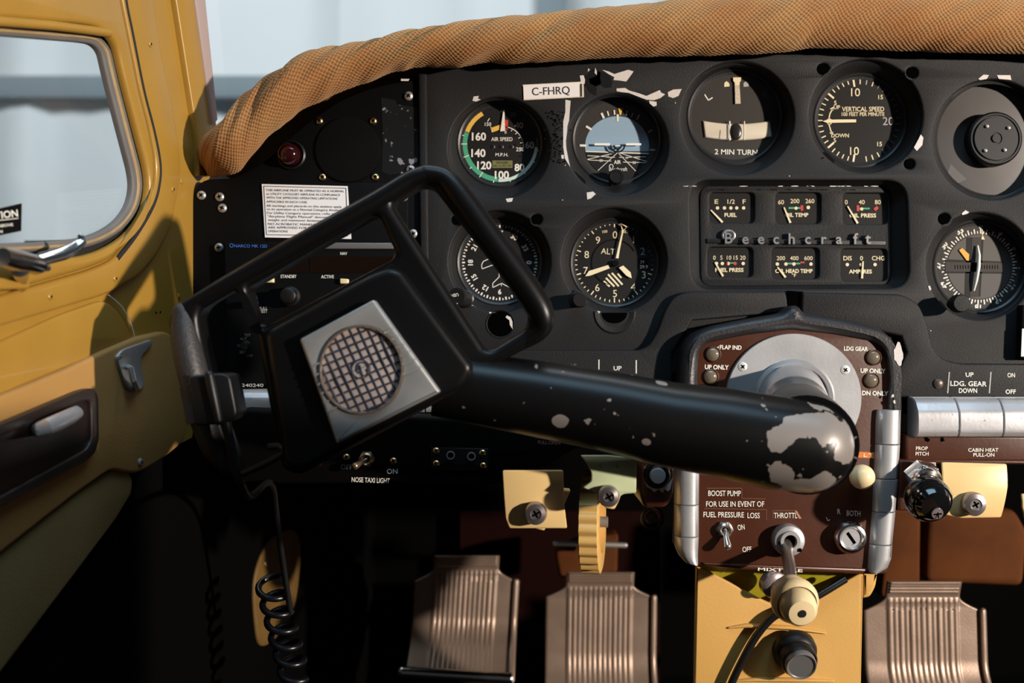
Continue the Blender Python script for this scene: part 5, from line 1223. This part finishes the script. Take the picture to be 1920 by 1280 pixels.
# mixture control and the yellow box below the pedestal
FX = Frame(1460, 1180, -0.015)
t = thing('nose_gear_box', 'yellow painted metal box with a V notch below the pedestal', 'box', FX)
b = MB(FX); b.prism([FX.qq(rpoly([(1306, 1060), (1312, 1062), (1432, 1126), (1465, 1140), (1530, 1120), (1610, 1076), (1619, 1076), (1612, 1420), (1299, 1420)], [2, 2, 10, 14, 10, 2, 2, 0, 0], 4))], 0, 0.006, YELD, 0.0015)
b.tube([q3(FX, *p) for p in [(1368, 1176, -.0005), (1400, 1172, -.0012), (1480, 1176, -.0012), (1545, 1186, -.0005)]], [0.002, 0.004, 0.004, 0.002], YELD, 12, flat=0.5, up=(0, -1, 0), round_caps=True); b.tube([q3(FX, *p) for p in [(1378, 1276, -.0005), (1420, 1273, -.0012), (1500, 1274, -.0012), (1560, 1276, -.0005)]], [0.002, 0.004, 0.004, 0.002], YELD, 12, flat=0.5, up=(0, -1, 0), round_caps=True)
b.build('front_cover', t)
b = MB(FX); b.prism([FX.qq(rpoly([(1618, 1072), (1647, 1070), (1643, 1100), (1632, 1120), (1618, 1122)], [2, 2, 8, 8, 2], 3))], 0.0, 0.02, YELD, 0.003); b.build('tab', t)
FO = Frame(1470, 1090, -0.003)
b = MB(FO); p4 = [P(1310, 1045, -0.005), P(1618, 1055, -0.005), P(1618, 1110, 0.005), P(1470, 1170, 0.011), P(1310, 1110, 0.005)]
p4 = [p-FO.O for p in p4]
b.add([p for p in p4]+[p+Vector((0, .003, 0)) for p in p4], [(0, 1, 2, 3, 4), (9, 8, 7, 6, 5)]+[(i, (i+1) % 5, 5+(i+1) % 5, 5+i) for i in range(5)], OLIVE)
screw_into(b, q3(FO, 1606, 1071, 0.0), 0.0034, STEEL, h=0.4)
tag(b.build('olive_plate'), 'shiny olive green plate behind the V notch of the yellow box', 'plate')
f = Frame(1450, 1094, -0.022); t = thing('mixture_control', 'metal mixture control bushing under the pedestal lip behind the throttle rod', 'control', f)
b = MB(f); b.lathe([(0.0125, -0.004), (0.0125, 0.004), (0.010, 0.0065), (0.0066, 0.007)], mat('pinkish_steel', (0.52, 0.44, 0.46), 0.3, 0.8), axis=(0.25, -1, -0.25)); b.build('bushing', t)
b = MB(f); b.tube([(0, 0, 0), (0.003, -0.010, -0.003), (0.004, -0.014, -0.004)], [0.006, 0.006, 0.005], ALU, 18); b.build('rod', t)
f = Frame(1488, 1215, -0.017); t = thing('plunger_knob', 'black plunger with a grey cap on the front of the yellow box', 'knob', f)
b = MB(f); b.lathe([(0.0200, 0.0), (0.0200, 0.006), (0.0185, 0.010), (0.0165, 0.012), (0.0165, 0.020), (0.0152, 0.022)], BLACK, axis=(0, -1, -0.35), n=44); b.build('barrel', t)
b = MB(f); b.lathe([(0.0140, 0.021), (0.0140, 0.026), (0.0132, 0.0275), (0.0118, 0.0272), (0.0112, 0.0265), (0, 0.0265)], mat('grey_cap', (0.16, 0.155, 0.155), 0.4, 0.3), axis=(0, -1, -0.35), n=44); b.build('cap', t, label='grey round cap')
b = MB(); b.tube([Vector(p) for p in smooth([tuple(P(x, y, yy)) for x, y, yy in [(1585, 1085, -.020), (1530, 1118, -.024), (1480, 1142, -.024), (1448, 1158, -.023), (1418, 1192, -.0225), (1392, 1238, -.0225), (1368, 1290, -.0225), (1350, 1345, -.0225)]], False, 6)], 0.0036, mat('cable_black', (0.008, 0.007, 0.007), 0.3), 14)
tag(b.build('cable'), 'black cable hanging across the front of the yellow box', 'cable')

# ================================================================== CREAM PULL FLAGS, WHEEL, PUSH BUTTON
def flag(name, label, pts, mt, knob, y0, bow=0.004, r=21):
    cx = sum(p[0] for p in pts)/len(pts); cy = sum(p[1] for p in pts)/len(pts)
    f = Frame(cx, cy, y0); t = thing(name, label, 'control', f)
    q = f.qq(rpoly(pts, 3, 2)); 
    # gently curved plastic plate: subdivided polygon bowed towards the cabin at its middle
    q2 = []
    for i in range(len(q)):
        a, c = Vector(q[i]), Vector(q[(i+1) % len(q)]); k = max(1, int((c-a).length/0.004))
        for j in range(k): q2.append(tuple(a+(c-a)*j/k))
    zs = [p[1] for p in q2]; z0, z1 = min(zs), max(zs)
    b = MB(f); b.prism([q2], -0.0022, 0.0, mt, 0.0008)
    for v in b.v: tt = (v.z-z0)/(z1-z0); v.y += -bow*(1-(2*tt-0.9)**2)
    b.build('plate', t)
    kc = q3(f, *knob, -.003); R = r*f.s
    b = MB(f); b.tube([(kc[0], 0.02, kc[2]), (kc[0], -0.006, kc[2])], 0.003, STEEL, 12); b.lathe([(R*0.8, 0.003), (R, 0.004), (R, 0.009), (R*0.88, 0.0115), (R*0.5, 0.0125), (R*0.42, 0.0115), (0, 0.0115)], mat('knob_steel', (0.33, 0.29, 0.29), 0.3, 0.85), kc, n=40)
    a = 0.5
    for k in (0, PI/2):
        d = Vector((math.cos(a+k), 0, math.sin(a+k))); n_ = Vector((-d.z, 0, d.x)); c_ = Vector(kc)+Vector((0, -0.0118, 0))
        b.add([c_+d*.0032+n_*.0007, c_-d*.0032+n_*.0007, c_-d*.0032-n_*.0007, c_+d*.0032-n_*.0007], [(0, 1, 2, 3)], HOLE)
    b.build('screw_knob', t, label='steel screw knob'); return t, f
t, f = flag('pull_handle', 'square cream pull plate under the yoke arm, left of the ribbed wheel', [(942, 881), (1056, 881), (1056, 900), (1058, 950), (1063, 989), (955, 989), (948, 970), (945, 930)], CREAM, (1004, 959), -0.15)
b = MB(f); b.prism([f.qq([(1000, 985), (1024, 988), (1020, 994), (1004, 991)], .0)], -0.001, 0.01, CREAM, 0.001); b.build('lower_tab', t)
b = MB(f); b.prism([f.qq([(1050, 920), (1070, 922), (1058, 948), (1050, 948)])], 0.004, 0.02, CREAM, 0.001); b.build('rear_tab', t)
t, f = flag('pull_handle', 'pale green pull plate right above the ribbed wheel, left edge cut to the arm shadow outline', [(1088, 853), (1140, 853), (1192, 858), (1191, 922), (1168, 924), (1158, 931), (1150, 944), (1140, 940), (1118, 922), (1102, 916), (1092, 912), (1108, 900), (1108, 884), (1100, 868)], PALEG, (1139, 927), -0.17, r=20)  # left notch follows the cast shadow of the arm end, cut into the outline
b = MB(f); b.prism([f.qq(rpoly([(1128, 930), (1166, 922), (1160, 940), (1152, 955), (1134, 952)], 4, 2))], -0.0005, 0.008, CREAM, 0.001); b.build('rear_tab', t)
b = MB(f); b.y = -0.0066; b.text('L', 1126, 870, 7, mat('faded_ink', (0.16, 0.18, 0.12), 0.6)); b.text('F', 1155, 871, 8, mat('faded_ink', (0, 0, 0)), rot=180); b.build('faded_letters', t)
t, f = flag('pull_handle', 'cream pull plate beside the black knob under CABIN HEAT lettering', [(1765, 866), (1886, 869), (1884, 910), (1874, 969), (1800, 970), (1762, 962)], CREAM, (1819, 942), -0.03, r=22)
t, f = flag('pull_handle', 'cream pull plate cut by the right edge of the photo', [(1914, 925), (2010, 925), (2008, 965), (1990, 975), (1918, 972), (1911, 950)], CREAM, (1965, 950), -0.02)
# ribbed trim wheel, seen nearly edge on
f = Frame(1108, 1000, -0.05)
f.M = f.M @ Matrix.Rotation(math.radians(-10), 4, 'Z')
t = thing('trim_wheel', 'ivory ribbed trim wheel seen edge on below the green plate', 'wheel', f)
b = MB(f); Rw = 0.0455; hw = 0.0092; n = 416; vs = []; fs = []
cz = f.q(0, 990)[1]; xo = f.q(1100, 0)[0]+0.002
prof = [(-1.0, 0.62), (-1.0, 0.93), (-0.86, 0.985), (0.86, 0.985), (1.0, 0.93), (1.0, 0.62)]
for i in range(n):
    a = 2*PI*i/n; rib = 0.0024*(0.5+0.5*math.cos(a*26))**0.7
    for j, (u, r_) in enumerate(prof):
        r2 = Rw*r_+(rib if j in (2, 3) else 0); vs.append((xo+u*hw, Rw*0.75+(-r2*math.cos(a)), cz+0.0-r2*math.sin(a)*1.0))
m_ = len(prof)
for i in range(n):
    for j in range(m_): fs.append((i*m_+j, i*m_+(j+1) % m_, ((i+1) % n)*m_+(j+1) % m_, ((i+1) % n)*m_+j))
b.add(vs, fs, mat('wheel_ivory', (0.66, 0.40, 0.13), 0.38, vary=(25, 0.12))); b.build('rim', t)
b = MB(f); b.lathe([(Rw*0.64, -hw*0.4), (Rw*0.64, hw*0.4)], CREAM, (xo, Rw*.75, cz), (1, 0, 0), 40); b.lathe([(Rw*0.64, 0.0), (0, 0.0)], CREAM, (xo, Rw*.75, cz), (1, 0, 0), 40); b.build('web', t)
b = MB(f); b.tube([(xo-0.004, Rw*.75, cz), (xo+0.014, Rw*.75, cz)], 0.005, STEEL, 16); b.build('axle', t)
# brown escutcheon with push button
f = Frame(1231, 905, -0.12)
t = thing('starter_button', 'chipped brown escutcheon with a round steel push button left of the pedestal', 'button', f)
b = MB(f); b.prism([f.qq(rpoly([(1200, 870), (1262, 872), (1260, 925), (1248, 948), (1205, 950), (1198, 925)], 10, 4))], -0.008, 0.11, MAROON, 0.004); eo = b.build('escutcheon', t)
b = MB(f); b.y = -0.0083
b.flat([(1203, 893), (1206, 900), (1214, 907), (1226, 912), (1240, 911), (1252, 902), (1258, 893), (1254, 913), (1250, 918), (1243, 914), (1240, 921), (1232, 914), (1224, 920), (1218, 914), (1210, 910)], CHIP); b.build('chipped_paint', t)
b = MB(f); q = q3(f, 1231, 890, -.008); R = 22*f.s; b.lathe([(R*1.12, 0), (R*1.12, 0.004), (R, 0.006), (R*0.85, 0.006), (R*0.8, 0.001)], BLACK, q, n=40); b.build('ring', t)
b = MB(f); b.lathe([(R*0.68, -0.001), (R*0.68, 0.007), (R*0.6, 0.0085), (0, 0.009)], WCHROME, q, n=36); b.build('button', t)
f = Frame(1222, 970, 0.01); b = MB(f); b.lathe([(0.0115, 0), (0.0115, 0.003), (0.0095, 0.004), (0.008, 0.001)], mat('dim_black_ring', (0.012, 0.011, 0.011), 0.35), n=32); b.lathe([(0.006, 0), (0.0055, 0.004), (0, 0.005)], mat('dim_black_ring', (0, 0, 0)), n=24)
tag(b.build('socket_ring'), 'black ring fitting in shadow below the steel push button', 'fitting')
# prop pitch control
f = Frame(1735, 915, -0.035)
t = thing('propeller_control', 'round black propeller knob on a chrome hexagonal nut', 'control', f)
b = MB(f); c = q3(f, 1727, 893, 0); b.lathe([(0.0155, -0.004), (0.0155, 0.008), (0.0135, 0.011), (0.0125, 0.0115)], CHROME, c, axis=(0.1, -1, -0.35), n=6); b.lathe([(0.0135, 0.005), (0.0140, 0.0105), (0.0125, 0.014), (0.009, 0.0155)], CHROME, c, axis=(0.1, -1, -0.35), n=32); b.build('hex_nut', t)
b = MB(f); b.prism([f.qq([(1692, 864), (1762, 866), (1764, 960), (1690, 960)])], 0.006, 0.03, MAROON, 0.002); b.build('mount', t)
b = MB(f); k = P(1741, 936, -0.07)-f.O; ax = (0.06, -1, -0.28); R = 0.0198
b.tube([Vector(c), k], 0.006, CHROME, 16)
b.lathe([(R*0.6, -0.012), (R*0.93, -0.009), (R, -0.003), (R*0.985, 0.004), (R*0.88, 0.008), (R*0.80, 0.0085), (R*0.75, 0.0105), (R*0.64, 0.0135), (R*0.3, 0.0148), (0, 0.015)], mat('gloss_black', (0.004, 0.004, 0.0045), 0.14, coat=0.4), k, ax, 48); b.build('knob', t)
b = MB(f); b.lathe([(0.0052, 0.0140), (0.0050, 0.0152), (0, 0.0156)], mat('pinkish_steel', (0, 0, 0)), k+Vector((0.001, 0, -.006)), ax, 20)
kk = k+Vector((0.001, 0, -.006))+Vector(ax).normalized()*0.0159
for a in (0.1, 0.1+PI/2):
    d = Vector((math.cos(a), 0, math.sin(a))); n_ = Vector((-d.z, 0, d.x)); b.add([kk+d*.0034+n_*.0006, kk-d*.0034+n_*.0006, kk-d*.0034-n_*.0006, kk+d*.0034-n_*.0006], [(0, 1, 2, 3)], HOLE)
b.build('screw', t)

# ================================================================== BROWN UPHOLSTERY BEHIND THE PEDESTAL
f = Frame(1825, 1030, 0.30)
b = MB(f); b.prism([rpoly(f.qq([(1742, 960), (1905, 955), (1930, 1000), (1920, 1100), (1735, 1092), (1738, 1010)]), 0.01, 4)], 0, 0.03, RUST, 0.008); tag(b.build('footwell_cover'), 'brown hide covered block behind the right pedal', 'cover')
f = Frame(1705, 1040, 0.28)
b = MB(f); b.prism([rpoly(f.qq([(1670, 950), (1728, 955), (1726, 1110), (1650, 1120)]), 0.006, 4)], 0, 0.03, RUST, 0.005); tag(b.build('footwell_cover'), 'scuffed brown hide strip right of the pedestal moulding', 'cover')
f = Frame(1110, 1040, 0.42)
b = MB(f); b.prism([rpoly(f.qq([(1040, 1035), (1090, 1010), (1160, 1000), (1158, 1075), (1050, 1085)]), 0.006, 4)], 0, 0.03, RUST, 0.005); tag(b.build('footwell_cover'), 'brown hide patch behind the ribbed trim wheel', 'cover')
f = Frame(1158, 1021, 0.36); b = MB(f); b.tube([q3(f, 1040, 1018, 0), q3(f, 1172, 1022, 0)], 0.0035, STEEL, 14, round_caps=True); tag(b.build('pushrod'), 'thin steel rod running behind the ribbed trim wheel', 'rod')
f = Frame(1050, 1120, 0.58); b = MB(f); b.box((0, 0, 0), (0.30, 0.004, 0.26), REDC); tag(b.build('firewall_mat'), 'dark red brown mat on the firewall behind the left pedals', 'mat')

# ================================================================== RUDDER PEDALS
def pedal(label, xl, xr, yt, ysh, yb, tab, y0, skew=0, bar=True):
    cx = (xl+xr)/2; f = Frame(cx, (yt+yb)/2, y0); s = f.s
    t = thing('rudder_pedal', label, 'pedal', f, 'ribbed metal rudder pedals')
    hw = (xr-xl)/2*s; tw = tab*s; zt = f.q(0, yt)[1]; zs = f.q(0, ysh)[1]; zb = f.q(0, yb)[1]; tabH = (zt-zs)*0.52
    NU, NV = 121, 150; vs = []; fs = []
    def width(z):
        if z <= zs: return hw
        tt = (z-zs)/(zt-tabH-zs) if zt-tabH > zs else 1
        if tt >= 1: return tw
        k = 1-math.sqrt(max(0, 1-(1-tt)**2)) if False else 0
        return tw+(hw-tw)*(1-math.sin(min(1, tt)*PI/2))
    def ydep(z):
        q = (z-zb)/(zt-zb)          # 0 at heel ledge, 1 at tab
        return -0.055*max(0, 1-q/0.42)**2-0.010*max(0, (q-0.80)/0.20)**1.5+0.010*q
    zl = []
    for j in range(NV+1):
        zl.append(zb+(zt-zb)*j/NV)
    zl = sorted(set(zl+[zs, zs+0.0005, zt-tabH]))
    th = 0.004
    for back in (0, 1):
        for z in zl:
            w_ = width(z)
            for i in range(NU):
                u = -1+2*i/(NU-1); x = u*w_; y = ydep(z)
                if not back:
                    if z < zs+(zt-tabH-zs)*0.9 and abs(x) < tw*0.96: 
                        ph = (x/(tw*0.96)*0.5+0.5)*13; y += -0.0020*abs(math.sin(ph*PI))**0.35*min(1, (zt-tabH-z)/0.006)
                    if z > zt-tabH*0.80 and abs(x) < tw*0.92: y += -0.0018*abs(math.sin((z-zt)/(tabH*0.80)*PI*4))**0.7
                    e = (1-abs(u))*w_
                    if e < 0.003: y += 0.0015*(1-e/0.003)**2
                vs.append((x+skew*(z-zb), y+(th if back else 0), z))
    nz = len(zl); half = nz*NU
    for o in (0, half):
        for j in range(nz-1):
            for i in range(NU-1): a = o+j*NU+i; fs.append((a, a+1, a+NU+1, a+NU))
    for j in range(nz-1):
        for i in (0, NU-1): a = j*NU+i; fs.append((a, a+NU, a+NU+half, a+half))
    for i in range(NU-1):
        for j in (0, nz-1): a = j*NU+i; fs.append((a, a+1, a+1+half, a+half))
    b = MB(f); b.add(vs, fs, PEDAL); b.build('tread', t, ang=60)
    b = MB(f)   # raised flange down the right side
    pth = [(hw*1.0+0.0012+skew*(z-zb), ydep(z)-0.001, z) for z in [zb+(zs-zb)*k/20 for k in range(21)]]
    b.tube(pth, 0.0034, PEDAL, 12, flat=1.3, round_caps=True); b.build('side_flange', t)
    if bar:
        b = MB(f); zz = zb; yy = ydep(zb); b.tube([(-hw*1.05, yy-.004, zz+0.004), (hw*0.97, yy-.004, zz-0.004)], 0.0075, CHROME, 20, round_caps=True); b.build('heel_bar', t, label='polished heel bar')
        b = MB(f); b.prism([[(-hw*0.85, zb-0.07), (hw*0.9, zb-0.07), (hw*0.9, zb), (-hw*0.85, zb)]], yy, yy+0.02, mat('dark_pedal', (0.05, 0.035, 0.03), 0.5, 0.5)); b.build('lower_bracket', t)
    b = MB(f); b.tube([(0, 0.012, zb+0.03), (0, 0.10, zb+0.04), (0, 0.16, zb+0.02)], 0.008, BLACK, 12); b.build('stem', t)
    return t
pedal('left rudder pedal with a polished heel bar at its foot, furthest left', 768, 958, 1042, 1092, 1238, 62, 0.365, skew=0.06)
pedal('middle rudder pedal right under the ribbed trim wheel', 1020, 1222, 1073, 1122, 1330, 64, 0.34, skew=0.02, bar=False)
pedal('rudder pedal at right below the propeller knob, right of the yellow box', 1624, 1846, 1090, 1148, 1345, 70, 0.18, bar=False)
# stack of radios at the right edge of the panel
f = Frame(1930, 620, -0.004)
t = thing('radio_stack', 'dark radio faceplate with a white card at the right edge of the photo', 'radio', f)
b = MB(f); b.prism([f.qq([(1911, 572), (1990, 572), (1990, 672), (1908, 672)])], -0.006, 0.004, MATTE, 0.001); b.build('faceplate', t)
b = MB(f); b.prism([f.qq([(1916, 616), (1985, 616), (1985, 668), (1914, 668)], -.006)], -0.0066, -0.006, PAPER); b.build('white_card', t)

# unseen seat-shaped blocker, added to keep the lamp off the lower left wall
f = Frame(0, 0, 0, O=(0.47, -0.68, -0.295))
t = thing('lamp_blocker_seat', 'brown hide seat-shaped light blocker added at the right, out of view', 'seat', f)
b = MB(f); b.prism([rpoly([(-0.13, -0.22), (0.13, -0.22), (0.125, 0.34), (-0.125, 0.34)], 0.05, 6)], -0.045, 0.045, RUST, 0.03, 4); b.build('backrest', t)
b = MB(f); b.box((0, 0.20, -0.145), (0.26, 0.42, 0.10), RUST, 0.03, 4); b.build('cushion', t)
